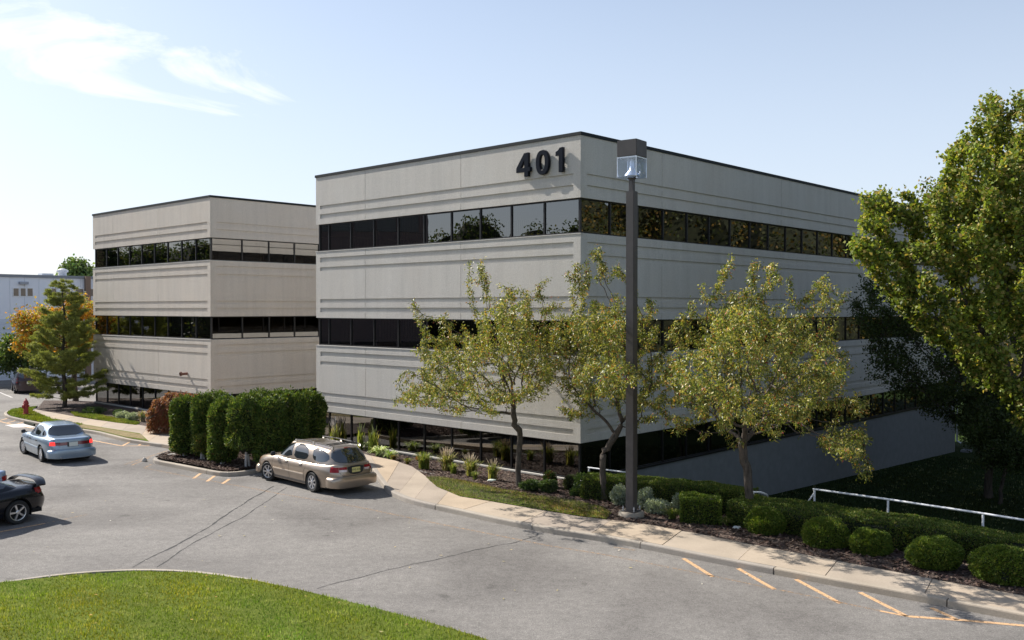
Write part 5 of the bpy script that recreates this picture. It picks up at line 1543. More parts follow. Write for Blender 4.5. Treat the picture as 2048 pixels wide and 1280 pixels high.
def rp(px, py, z=RZ): return PZ(px, py, (EYE - z) * FPX / (py - 618.0))
rail_between([rp(1626, 978), rp(1778, 999), rp(1966, 1027), rp(2048, 1040), rp(2250, 1072)], [rp(1629, 978.5), rp(1776, 999), rp(1966, 1027), rp(2160, 1058)], 'long white pipe rail on posts rising behind the long hedge')
rail_between([rp(1176, 935, .55), rp(1215, 940, .55), rp(1262, 946, .55)], [rp(1178, 935.5, .55)], 'short white pipe rail at the building corner behind the middle tree', brace=False)
rail_between([rp(1505, 984, .75), rp(1522, 984.5, .76), rp(1533, 989, .68), rp(1537, 996, .45)], [rp(1507, 984, .73)], 'curved white handrail end just right of the largest tree trunk', brace=False)

# --- hydrant
M_RED = plain('hydrant_red', (0.33, 0.035, 0.035), 0.55, grain=.15, gscale=6)
def hydrant():
    b = G(52, 829, .14)
    root = empty('fire_hydrant', b, R(-20), 'red fire hydrant on the grass tip by the far walk', 'fire hydrant')
    m = MB(); m.lathe([(.17, 0), (.17, .05), (.13, .05), (.12, .10), (.115, .56), (.15, .57), (.15, .62), (.125, .63), (.115, .70), (.07, .77), (.035, .80), (.035, .86), (0.001, .86)], 18); m.obj('body', M_RED, root, smooth=True)
    for rz, r_, L_, z in ((0, .06, .19, .47), (math.pi, .06, .19, .47), (-math.pi / 2, .085, .20, .42)):
        m = MB(); m.lathe([(r_ * .8, .09), (r_ * .8, L_ - .05), (r_, L_ - .05), (r_, L_), (r_ * .35, L_), (r_ * .35, L_ + .03)], 12, Matrix.Rotation(rz, 4, 'Z') @ Matrix.Translation((0, 0, z)) @ Matrix.Rotation(math.pi / 2, 4, 'Y')); m.obj('outlet_cap', M_RED, root, smooth=True)
hydrant()

# --- storm drain mouth in the far kerb
def drain():
    b = G(62, 850, 0.0)
    root = empty('storm_drain', b, 0, 'storm drain mouth with pale concrete apron in the far kerb', 'storm drain')
    k = G(95, 858, 0.0) - G(45, 846, 0.0); rz = math.atan2(k.y, k.x)
    M4 = Matrix.Rotation(rz, 4, 'Z')
    m = MB(); m.box(-.7, .7, -.10, -0.02, -.2, .13, M4); m.obj('opening', M_CORE, root)
    m = MB(); m.box(-.8, 1.2, -.95, -.12, -.1, .012, M4); m.obj('apron', plain('apron_pale', (.6, .56, .52), .85), root, bevel=.01)
drain()

# --- white warehouse beyond
M_SIDING = None
def warehouse():
    m_, nt, N, L, P = new_mat('white_siding')
    P.inputs['Base Color'].default_value = (0.74, 0.78, 0.85, 1); P.inputs['Roughness'].default_value = .6
    c = PZ(0, 618, 80); o = Vector((c.x, c.y, -0.9)) 
    root = empty('warehouse', o - E1 * 22, BROT, 'white metal sided warehouse with brown pillar beyond the far lot', 'warehouse')
    # local x along facade (e1), outward = -y
    Z0 = 0; top = EYE + 70 * 80 / FPX + .9
    LX = 60
    b = MB(); b.box(0, LX, 0.06, 30, Z0 - 1, top); b.obj('wall', m_, root)
    # siding panels, proud of the wall with joints
    import itertools
    me = None
    mbx = MB(); mbx.box(0.012, 1.188, 0, .055, 2.92, top - .02); upper = mbx.mesh('siding_panel', m_)
    mbx = MB(); mbx.box(0.012, 1.188, 0, .055, 0, 2.88); lower = mbx.mesh('siding_panel', m_)
    x = 0
    while x < LX - 1.2:
        link('siding_panel', upper, root, loc=(x, 0, 0)); link('siding_panel', lower, root, loc=(x, 0, 0)); x += 1.2
    m = MB(); m.box(-.1, LX + .1, -.12, 0.0, top - .25, top); m.obj('eave_trim', plain('trim_grey', (.22, .24, .27), .6), root)
    m = MB(); m.box(0, LX, -.03, 0, 2.86, 2.94); m.obj('flashing', plain('flashing', (.15, .17, .2), .5), root)
    def u_of(px):
        t = (px - 1024) / FPX; ox, oy = (o - E1 * 22).x, (o - E1 * 22).y
        return (t * oy - ox) / (E1.x - t * E1.y)
    def z_of(u, py): 
        y = (o - E1 * 22).y + E1.y * u; return EYE + (618 - py) * y / FPX + .9
    wm = plain('window_brown', (.10, .085, .075), .2, spec=.8); tr = plain('window_trim', (.75, .77, .8), .5)
    for (a, b_, y0, y1) in [(27, 37, 577, 592), (41.5, 51, 577, 592), (55, 65, 577, 592), (91, 100, 577, 592), (104, 112, 577, 592), (126, 140, 578, 590), (152, 166, 578, 588), (179, 188, 578, 592)]:
        u0, u1 = u_of(a), u_of(b_); um = (u0 + u1) / 2; z1, z0 = z_of(um, y0), z_of(um, y1)
        f = MB(); f.box(u0 - .08, u1 + .08, -.05, -.002, z0 - .08, z1 + .08); fo = f.obj('window', tr, root)
        g = MB(); g.box(u0, u1, -.07, -.052, z0, z1); g.obj('pane', wm, fo)
    u0, u1 = u_of(168), u_of(177.5); m = MB(); m.box(u0, u1, -.5, -.13, 0, top - .02); m.obj('pillar', plain('pillar_brown', (.22, .15, .11), .8), root)
    u0, u1 = u_of(-25), u_of(31); z1 = z_of(u_of(10), 638)
    d = MB()
    k = 0; z = 0.0
    while z < z1 - .1:
        d.box(u0, u1, -.09, -.03, z, min(z + .5, z1)); z += .52
    d.obj('garage_door', plain('garage_door', (.55, .62, .72), .5), root)
    um = u_of(46); zz_ = z_of(um, 566); m = MB(); m.box(um - .35, um + .35, -.4, -.001, zz_ - .12, zz_ + .1); m.obj('wall_lamp', plain('lamp_grey', (.3, .33, .38), .5), root)
    for px, w, h in ((118, .5, .25), (152, .4, .6)):
        u = u_of(px); m = MB()
        if h > .5: m.lathe([(.35, 0), (.35, .4), (.5, .45), (.5, .6), (.2, .75), (.01, .8)], 14, Matrix.Translation((u, 3, top)))
        else: m.box(u - w, u + w, 2.5, 3.5, top, top + h)
        m.obj('roof_vent', plain('vent_grey', (.4, .42, .45), .5), root)
warehouse()

# --- brown office across the lot, mirrored in the upper windows
def brown_block():
    root = empty('brown_office', (-52, 36.5, -0.1), 0, 'plain brown office block across the lot, seen only as a reflection in the upper windows', 'office building')
    wmat = plain('brown_cladding', (.17, .13, .125), .85, grain=.1); gm = plain('brown_block_glass', (.03, .03, .035), .1, spec=.8)
    m = MB(); m.box(-16, 0, 0, 17, 0, 15.2); m.obj('wall', wmat, root)
    for z in (1.2, 5.2, 9.2, 12.6):
        for k in range(8):
            m = MB(); m.box(.002, .06, .6 + k * 2.02, 2.3 + k * 2.02, z, z + 1.5); m.obj('window', gm, root)
brown_block()

# --- woods seen past the buildings and mirrored in the glass
M_THICKET = plain('thicket', (0.026, 0.030, 0.012), .95, grain=.7, gscale=1.6)
def wood(name, label_, boxes, n, cols, wts, leaf, seed):
    pts = []; rng = np.random.default_rng(seed)
    tot = len(boxes)
    for (x, y, z, r, h) in boxes:
        k = n // tot; q = unit(rng.normal(size=(k, 3))); q[:, 2] = np.abs(q[:, 2]) * 1.0
        kk = 1 + lumpy(q, abs(int(x * 3 + y)), .22, 2.5)
        p = np.array([x, y, z]) + q * np.array([r, r, h]) * (kk * rng.uniform(.86, 1.0, k))[:, None]
        low = rng.random(k) < .3; p[low, 2] = z - rng.uniform(0, h * .5, low.sum())
        pts.append(p)
    P = np.concatenate(pts); m = len(P)
    d = unit(rng.normal(size=(m, 3)) + np.array([0, 0, -.2])); c = palette(cols, wts, m, .3)
    o = link(name, leaves_mesh(name, P, d, leaf, leaf * .8, c, M_LEAF)); o['kind'] = 'stuff'
    # dense inner mass of twigs and shaded leaves
    bm = bmesh.new()
    for (x, y, z, r, h) in boxes:
        g = bmesh.ops.create_icosphere(bm, subdivisions=3, radius=1); vv = g['verts']
        a = np.array([v.co[:] for v in vv]); kk = 1 + lumpy(a, abs(int(x * 3 + y)), .22, 2.5) + lumpy(a, 7, .05, 9)
        for v, k_ in zip(vv, kk): v.co = Vector((x + v.co.x * r * .91 * k_, y + v.co.y * r * .91 * k_, z + max(v.co.z, -.3) * h * .91 * k_))
    me = bpy.data.meshes.new('inner_branches'); bm.to_mesh(me); bm.free(); me.materials.append(M_THICKET)
    link('inner_branches', me, o)
    return o
rr = random.Random(4)
bx = []
for i in range(34):
    t = i / 33; x = -98 - 25 * rr.random(); y = -45 + 165 * t
    if y > 70: x -= 30
    bx.append((x, y, 4.5 + rr.random(), 6 + 3 * rr.random(), 11.6 + 3.2 * rr.random()))
wood('distant_wood', '', bx, 200000, [(0.05, 0.08, 0.02), (0.08, 0.11, 0.03), (0.14, 0.13, 0.04)], [3, 3, 1], .42, 3)
bx = []
for i in range(22):
    t = i / 21; bx.append((44 + 12 * rr.random(), 10 + 90 * t, 2.0 + 4 * rr.random(), 6 + 2 * rr.random(), 11 + 5 * rr.random()))
wood('distant_wood', '', bx, 230000, [(0.10, 0.10, 0.03), (0.20, 0.14, 0.04), (0.07, 0.09, 0.025), (0.28, 0.17, 0.04)], [3, 2, 3, 1], .30, 5)
# ------------------------------------------------------------------ vehicles
def paint(name, col, metal=0.35, rough=0.32):
    m, nt, N, L, P = new_mat(name)
    f = noise(nt, 2.0, 4, .6)
    L.new(ramp(nt, f, [(0.3, [x * .93 for x in col]), (0.7, [x * 1.05 for x in col])]), P.inputs['Base Color'])
    P.inputs['Metallic'].default_value = metal; P.inputs['Roughness'].default_value = rough
    P.inputs['Coat Weight'].default_value = 0.8; P.inputs['Coat Roughness'].default_value = 0.06
    return m
M_CARGLASS = plain('car_glass', (0.012, 0.016, 0.018), 0.03, 0.0, 1.0)
M_CARGLASS.node_tree.nodes['Principled BSDF'].inputs['IOR'].default_value = 1.7
M_TYRE = plain('tyre_rubber', (0.018, 0.018, 0.018), 0.8)
M_WELL = plain('wheel_well_black', (0.006, 0.006, 0.006), 0.9)
M_RIM = plain('alloy_silver', (0.62, 0.62, 0.63), 0.28, 0.85)
M_BLACKPL = plain('plastic_black', (0.02, 0.02, 0.022), 0.5)
M_TAIL = plain('tail_lamp_red', (0.27, 0.006, 0.01), 0.2, 0.0, 0.4)
M_TAILW = plain('reverse_lamp_clear', (0.65, 0.55, 0.55), 0.12, 0.0, 0.8, coat=1.0)
M_AMBER = plain('marker_amber', (0.7, 0.22, 0.03), 0.2)
M_CHROME = plain('chrome', (0.8, 0.8, 0.8), 0.12, 1.0)
M_PLATE = plain('plate_yellow', (0.62, 0.56, 0.22), 0.4)
M_PLATEW = plain('plate_white', (0.7, 0.72, 0.66), 0.4)
M_PLTXT = plain('plate_letters', (0.03, 0.08, 0.03), 0.5)
def lit_red():
    m, nt, N, L, P = new_mat('brake_lamp_lit')
    P.inputs['Base Color'].default_value = (.8, .02, .015, 1); P.inputs['Emission Color'].default_value = (1.0, .03, .02, 1); P.inputs['Emission Strength'].default_value = 1.1
    P.inputs['Roughness'].default_value = .2
    return m
M_LIT = lit_red()

class Surf:
    """rounded box whose faces follow profile functions; (u,v,w) in [-1,1]x[-1,1]x[0,1]"""
    def __init__(s, xr, xf, top, halfw, zbot, side, npl=6.0, ncs=8.0, nuw=None):
        s.xr, s.xf, s.top, s.hw, s.zb, s.side, s.npl, s.ncs, s.nuw = xr, xf, top, halfw, zbot, side, npl, ncs, nuw
    def __call__(s, u, v, w):
        au, av = abs(u), abs(v)
        mx = max(au, av)
        k = mx / ((au ** s.npl + av ** s.npl) ** (1 / s.npl)) if mx > 0 else 1
        us, vs_ = u * k, v * k
        m2 = max(av, w); k2 = m2 / ((av ** s.ncs + w ** s.ncs) ** (1 / s.ncs)) if m2 > 0 else 1
        ws = w * k2; vs_ = vs_ * k2
        if s.nuw:
            m3 = max(au, w); k3 = m3 / ((au ** s.nuw + w ** s.nuw) ** (1 / s.nuw)) if m3 > 0 else 1
            ws *= k3; us *= k3
        x0, x1 = s.xr(ws), s.xf(ws)
        x = x0 + (us + 1) / 2 * (x1 - x0)
        z = s.zb + ws * (s.top(x) - s.zb)
        y = vs_ * s.hw(x) * s.side(ws)
        return Vector((x, y, z))
    def normal(s, u, v, w, face):
        e = 1e-3
        if face in 'LR': a = s(u + e, v, w) - s(u - e, v, w); b = s(u, v, min(w + e, 1)) - s(u, v, max(w - e, 0)); n = a.cross(b)
        elif face in 'BF': a = s(u, v + e, w) - s(u, v - e, w); b = s(u, v, min(w + e, 1)) - s(u, v, max(w - e, 0)); n = a.cross(b)
        else: a = s(u + e, v, w) - s(u - e, v, w); b = s(u, v + e, w) - s(u, v - e, w); n = a.cross(b)
        if n.length < 1e-12: return Vector((0, 0, 1))
        n.normalize(); out = {'L': (0, 1, 0), 'R': (0, -1, 0), 'B': (-1, 0, 0), 'F': (1, 0, 0), 'T': (0, 0, 1)}[face]
        return n if n.dot(Vector(out)) > 0 else -n
    def solve(s, face, a, b):
        """parameters of the point of FACE whose two in-plane coordinates are a, b (x,z on sides; y,z on ends; x,y on top)"""
        if face in 'LR': f = lambda p, q: (lambda P: (P.x, P.z))(s(p, 1 if face == 'L' else -1, q)); p, q = 0.0, .5; rng_ = ((-1, 1), (0, 1))
        elif face in 'BF': f = lambda p, q: (lambda P: (P.y, P.z))(s(-1 if face == 'B' else 1, p, q)); p, q = 0.0, .5; rng_ = ((-1, 1), (0, 1))
        else: f = lambda p, q: (lambda P: (P.x, P.y))(s(p, q, 1)); p, q = 0.0, 0.0; rng_ = ((-1, 1), (-1, 1))
        for _ in range(14):
            fa, fb = f(p, q); ea, eb = a - fa, b - fb
            if abs(ea) + abs(eb) < 1e-5: break
            h = 1e-3
            pa = f(min(p + h, 1.05), q); qa = f(p, q + h if q + h <= rng_[1][1] else q - h); hq = h if q + h <= rng_[1][1] else -h
            j00, j10 = (pa[0] - fa) / h, (pa[1] - fb) / h; j01, j11 = (qa[0] - fa) / hq, (qa[1] - fb) / hq
            det = j00 * j11 - j01 * j10
            if abs(det) < 1e-9: break
            dp = (ea * j11 - eb * j01) / det; dq = (eb * j00 - ea * j10) / det
            p = max(rng_[0][0], min(rng_[0][1], p + max(-.4, min(.4, dp)))); q = max(rng_[1][0], min(rng_[1][1], q + max(-.4, min(.4, dq))))
        if face in 'LR': return (p, 1 if face == 'L' else -1, q)
        if face in 'BF': return (-1 if face == 'B' else 1, p, q)
        return (p, q, 1)
    def mesh(s, name, mat, nu=56, nv=18, nw=14, arches=(), arch_r=0.36, arch_z=0.32, bottom=False, pu=None):
        bm = bmesh.new(); cache = {}
        def V(u, v, w):
            key = (round(u, 5), round(v, 5), round(w, 5))
            if key not in cache: cache[key] = bm.verts.new(s(u, v, w))
            return cache[key]
        U = [-1 + 2 * i / nu for i in range(nu + 1)]; Vv = [-1 + 2 * i / nv for i in range(nv + 1)]; Wv = [i / nw for i in range(nw + 1)]
        def quad(a, b, c, d):
            q = []
            for x in (a, b, c, d):
                if x not in q: q.append(x)
            if len(q) > 2:
                try: bm.faces.new(q)
                except ValueError: pass
        for i in range(nu):
            for j in range(nw):
                for sv in (-1, 1): quad(V(U[i], sv, Wv[j]), V(U[i + 1], sv, Wv[j]), V(U[i + 1], sv, Wv[j + 1]), V(U[i], sv, Wv[j + 1]))
        for i in range(nv):
            for j in range(nw):
                for su in (-1, 1): quad(V(su, Vv[i], Wv[j]), V(su, Vv[i + 1], Wv[j]), V(su, Vv[i + 1], Wv[j + 1]), V(su, Vv[i], Wv[j + 1]))
        for i in range(nu):
            for j in range(nv):
                quad(V(U[i], Vv[j], 1), V(U[i + 1], Vv[j], 1), V(U[i + 1], Vv[j + 1], 1), V(U[i], Vv[j + 1], 1))
        # wheel arches
        for xw in arches:
            kill = [f for f in bm.faces if abs(f.normal.y if f.normal.length else 0) >= 0 and abs(f.calc_center_median().y) > 0.5 and (f.calc_center_median() - Vector((xw, f.calc_center_median().y, arch_z))).length < arch_r]
            bmesh.ops.delete(bm, geom=kill, context='FACES')
            for v in bm.verts:
                if abs(v.co.y) > .5 and v.link_faces:
                    d = Vector((v.co.x - xw, 0, v.co.z - arch_z))
                    if d.length < arch_r * 1.0 or (v.is_boundary and d.length < arch_r * 1.16 and v.co.z > s.zb + .015):
                        d.normalize(); v.co.x = xw + d.x * arch_r; v.co.z = max(arch_z + d.z * arch_r, s.zb)
        bmesh.ops.delete(bm, geom=[v for v in bm.verts if not v.link_faces], context='VERTS')
        bmesh.ops.recalc_face_normals(bm, faces=bm.faces)
        me = bpy.data.meshes.new(name); bm.to_mesh(me); bm.free()
        me.polygons.foreach_set("use_smooth", [True] * len(me.polygons)); me.materials.append(mat)
        return me

def patch(surf, face, lower, upper, mat, name, parent, off=0.006, n=14, m=6, thick=0.0, back=0.02):
    """a piece lying on the surface between two outlines given in the face's own plane"""
    a0, a1 = lower[0][0], lower[-1][0]
    xs = [a0 + (a1 - a0) * i / n for i in range(n + 1)]
    lx, lz = zip(*lower); ux, uz = zip(*upper)
    V = []; F = []; 
    def interp(x, X, Z):
        if X[0] > X[-1]: X = X[::-1]; Z = Z[::-1]
        return float(np.interp(x, X, Z))
    for x in xs:
        z0, z1 = interp(x, lx, lz), interp(x, ux, uz)
        for j in range(m + 1):
            z = z0 + (z1 - z0) * j / m
            p = surf.solve(face, x, z); P = surf(*p); V.append(P + surf.normal(*p, face) * off)
    nb = len(V)
    for i in range(n):
        for j in range(m):
            a = i * (m + 1) + j; F.append((a, a + m + 1, a + m + 2, a + 1))
    # rim folded back into the body
    ring = [i * (m + 1) for i in range(n + 1)] + [n * (m + 1) + j for j in range(1, m + 1)] + [i * (m + 1) + m for i in range(n - 1, -1, -1)] + [j for j in range(m - 1, 0, -1)]
    out = {'L': Vector((0, 1, 0)), 'R': Vector((0, -1, 0)), 'B': Vector((-1, 0, 0)), 'F': Vector((1, 0, 0)), 'T': Vector((0, 0, 1))}[face]
    base = len(V)
    for r_ in ring: V.append(V[r_] - out * (off + back))
    k = len(ring)
    for i in range(k): F.append((ring[i], ring[(i + 1) % k], base + (i + 1) % k, base + i))
    me = bpy.data.meshes.new(name); me.from_pydata([tuple(v) for v in V], [], F)
    bm = bmesh.new(); bm.from_mesh(me); bmesh.ops.recalc_face_normals(bm, faces=bm.faces); bm.to_mesh(me); bm.free()
    me.materials.append(mat)
    me.polygons.foreach_set("use_smooth", [True] * len(me.polygons))
    try: me.set_sharp_from_angle(angle=R(50))
    except Exception: pass
    return link(name, me, parent)

def rounded_poly(P, n=3):
    """Chaikin smoothing of a closed polygon, then split into lower and upper outlines by x"""
    for _ in range(n):
        Q = []
        for i in range(len(P)):
            a, b = P[i], P[(i + 1) % len(P)]
            Q += [(a[0] * .75 + b[0] * .25, a[1] * .75 + b[1] * .25), (a[0] * .25 + b[0] * .75, a[1] * .25 + b[1] * .75)]
        P = Q
    i0 = min(range(len(P)), key=lambda i: P[i][0]); i1 = max(range(len(P)), key=lambda i: P[i][0])
    def walk_(i, j, st):
        out = [P[i]]
        while i != j: i = (i + st) % len(P); out.append(P[i])
        return out
    A = walk_(i0, i1, 1); B = walk_(i0, i1, -1)
    ma = sum(p[1] for p in A) / len(A); mb2 = sum(p[1] for p in B) / len(B)
    lo_, up_ = (A, B) if ma < mb2 else (B, A)
    def mono(Z):
        o = [Z[0]]
        for p in Z[1:]:
            if p[0] > o[-1][0] + 1e-5: o.append(p)
        return o
    return mono(lo_), mono(up_)

def pane(surf, face, poly, mat, name, parent, rnd=2, **k):
    lo_, up_ = rounded_poly(poly, rnd)
    return patch(surf, face, lo_, up_, mat, name, parent, **k)

def wheel(parent, x, y, z, r, w, side, steer=0.0, style=7, rimr=0.66, mat=None):
    """tyre with rim; side = +1 left, -1 right"""
    prof = [(r * rimr, -w / 2 + .02), (r * .9, -w / 2), (r * .97, -w / 2 + .025), (r, -w / 2 + .05), (r, w / 2 - .05), (r * .97, w / 2 - .025), (r * .9, w / 2), (r * (rimr + .02), w / 2 - .012), (r * rimr, w / 2 - .03)]
    M0 = Matrix.Rotation(-math.pi / 2 * side, 4, 'X')
    t = MB(); t.lathe(prof, 32, M0, cap=False)
    o = t.obj('wheel', M_TYRE, parent, smooth=True, loc=(x, y, z)); o.rotation_euler = (0, 0, steer)
    R0 = r * rimr
    m = MB()
    m.lathe([(R0 * 1.01, w / 2 - .035), (R0 * 1.0, w / 2 - .012), (R0 * .93, w / 2 - .016), (R0 * .90, w / 2 - .05), (R0 * .88, -w / 2 + .04)], 32, M0, cap=False)
    # spokes
    for k in range(style):
        a = 2 * math.pi * k / style
        Mk = M0 @ Matrix.Rotation(a, 4, 'Z')
        h0, h1 = w / 2 - .045, w / 2 - .015
        P = [(R0 * .12, -R0 * .12, h0), (R0 * .93, -R0 * .15, h0), (R0 * .93, R0 * .15, h0), (R0 * .12, R0 * .12, h0), (R0 * .14, -R0 * .085, h1), (R0 * .93, -R0 * .11, h1 - .004), (R0 * .93, R0 * .11, h1 - .004), (R0 * .14, R0 * .085, h1)]
        m.add([Mk @ Vector(p) for p in P], [(3, 2, 1, 0), (4, 5, 6, 7), (0, 1, 5, 4), (1, 2, 6, 5), (2, 3, 7, 6), (3, 0, 4, 7)])
    m.lathe([(R0 * .26, w / 2 - .05), (R0 * .26, w / 2 - .012), (R0 * .18, w / 2 - .004), (.001, w / 2 - .004)], 16, M0, cap=False)
    m.obj('rim', mat or M_RIM, o, smooth=False)
    d = MB(); d.lathe([(R0 * .9, w / 2 - .07), (.001, w / 2 - .07)], 20, M0, cap=False); d.obj('brake_disc', M_WELL, o)
    return o

def text_mesh(body, size, mat, name, parent, M4, extr=0.002):
    cu = bpy.data.curves.new(name, 'FONT'); cu.body = body; cu.size = size; cu.extrude = extr; cu.align_x = 'CENTER'; cu.align_y = 'CENTER'; cu.resolution_u = 2
    o = bpy.data.objects.new(name, cu); COL.objects.link(o)
    dg = bpy.context.evaluated_depsgraph_get(); me = bpy.data.meshes.new_from_object(o.evaluated_get(dg)); bpy.data.objects.remove(o); bpy.data.curves.remove(cu)
    me.name = name; me.materials.clear(); me.materials.append(mat)
    q = link(name, me, parent); q.matrix_basis = M4; return q

def license_plate(root, x, z, mat, txt, lean=0.0):
    m = MB(); m.box(-.012, 0.0, -.155, .155, -.078, .078); o = m.obj('license_plate', mat, root, bevel=.003, loc=(x, 0, z)); o.rotation_euler = (0, lean, 0)
    if txt:
        M4 = Matrix(((0, 0, -1, -.013), (-1, 0, 0, 0), (0, 1, 0, -.004), (0, 0, 0, 1)))
        text_mesh(txt, .085, M_PLTXT, 'plate_lettering', o, M4)
    f = MB(); f.box(-.010, -.002, -.165, .165, -.088, -.0795); f.box(-.010, -.002, -.165, .165, .0795, .088); f.obj('plate_frame', M_BLACKPL, o)

def lerp_prof(pts):
    X = [p[0] for p in pts]; Z = [p[1] for p in pts]
    # smooth by dense sampling and box filter
    xs = np.linspace(X[0], X[-1], 400); zs_ = np.interp(xs, X, Z); k = np.ones(17) / 17
    zp = np.convolve(np.pad(zs_, 8, mode='edge'), k, 'valid')
    return lambda x: float(np.interp(x, xs, zp))

def underbody(root, x0, x1, hw, z, wheels, r, yw):
    m = MB(); m.box(x0, x1, -hw * .9, hw * .9, z + .0, z + .10); m.obj('underbody', M_WELL, root)
    for xw in wheels:
        for s_ in (-1, 1):
            m = MB(); n = 18; V = []
            for k in range(n + 1):
                a = math.pi * (-.12 + 1.24 * k / n)
                for y in (yw + .115, yw - .22): V.append((xw + math.cos(a) * (r + .055), s_ * y, .32 + math.sin(a) * (r + .055)))
            F = [(2 * k, 2 * k + 1, 2 * k + 3, 2 * k + 2) for k in range(n)]
            V2 = [v for v in V]; c = len(V2); V2.append((xw, s_ * (yw - .22), .32)); 
            F += [(2 * k + 1, c, 2 * k + 3) for k in range(n)]
            m.add(V2, F); m.obj('wheel_well', M_WELL, root)

def mirror(root, x, y, z, side, mat):
    m = MB(); m.lathe([(.001, -.09), (.06, -.08), (.078, -.03), (.075, .05), (.05, .07), (.001, .07)], 12, Matrix.Translation((x, y + side * .13, z)) @ Matrix.Rotation(math.pi / 2, 4, 'X') @ Matrix.Scale(.72, 4, (1, 0, 0)))
    m.box(x - .03, x + .03, min(y, y + side * .08), max(y, y + side * .08), z - .05, z - .01)
    return m.obj('wing_mirror', mat, root, smooth=True)

def seam(surf, face, pts, root, w=.012, name='door_seam', mat=None, off=.003):
    """narrow dark gap following points in the face plane"""
    V = []; F = []
    dense = []
    for a, b in zip(pts, pts[1:]):
        k = max(1, int(math.hypot(b[0] - a[0], b[1] - a[1]) / .08))
        for i in range(k): dense.append((a[0] + (b[0] - a[0]) * i / k, a[1] + (b[1] - a[1]) * i / k))
    dense.append(pts[-1])
    for i, p in enumerate(dense):
        q0, q1 = dense[max(0, i - 1)], dense[min(len(dense) - 1, i + 1)]; t = (q1[0] - q0[0], q1[1] - q0[1]); l = math.hypot(*t) or 1; n_ = (-t[1] / l, t[0] / l)
        for s_ in (-.5, .5):
            pr = surf.solve(face, p[0] + n_[0] * w * s_, p[1] + n_[1] * w * s_); V.append(surf(*pr) + surf.normal(*pr, face) * off)
    for i in range(len(dense) - 1): F.append((2 * i, 2 * i + 1, 2 * i + 3, 2 * i + 2))
    me = bpy.data.meshes.new(name); me.from_pydata([tuple(v) for v in V], [], F); me.materials.append(mat or M_BLACKPL)
    return link(name, me, root)

def place_car(root, p_front, p_rear, wf, wr, yside):
    """p_front/p_rear: ground contact of two wheels on one side (world xy); sets position and heading"""
    f, r_ = Vector((p_front.x, p_front.y, 0)), Vector((p_rear.x, p_rear.y, 0))
    d = (f - r_).normalized(); left = Vector((-d.y, d.x, 0))
    mid = r_ + d * ((f - r_).length * (0 - wr) / (wf - wr)) - left * yside
    root.rotation_euler = (0, math.asin(0), math.atan2(d.y, d.x)); root.location = (mid.x, mid.y, zs(mid.y))
    return root

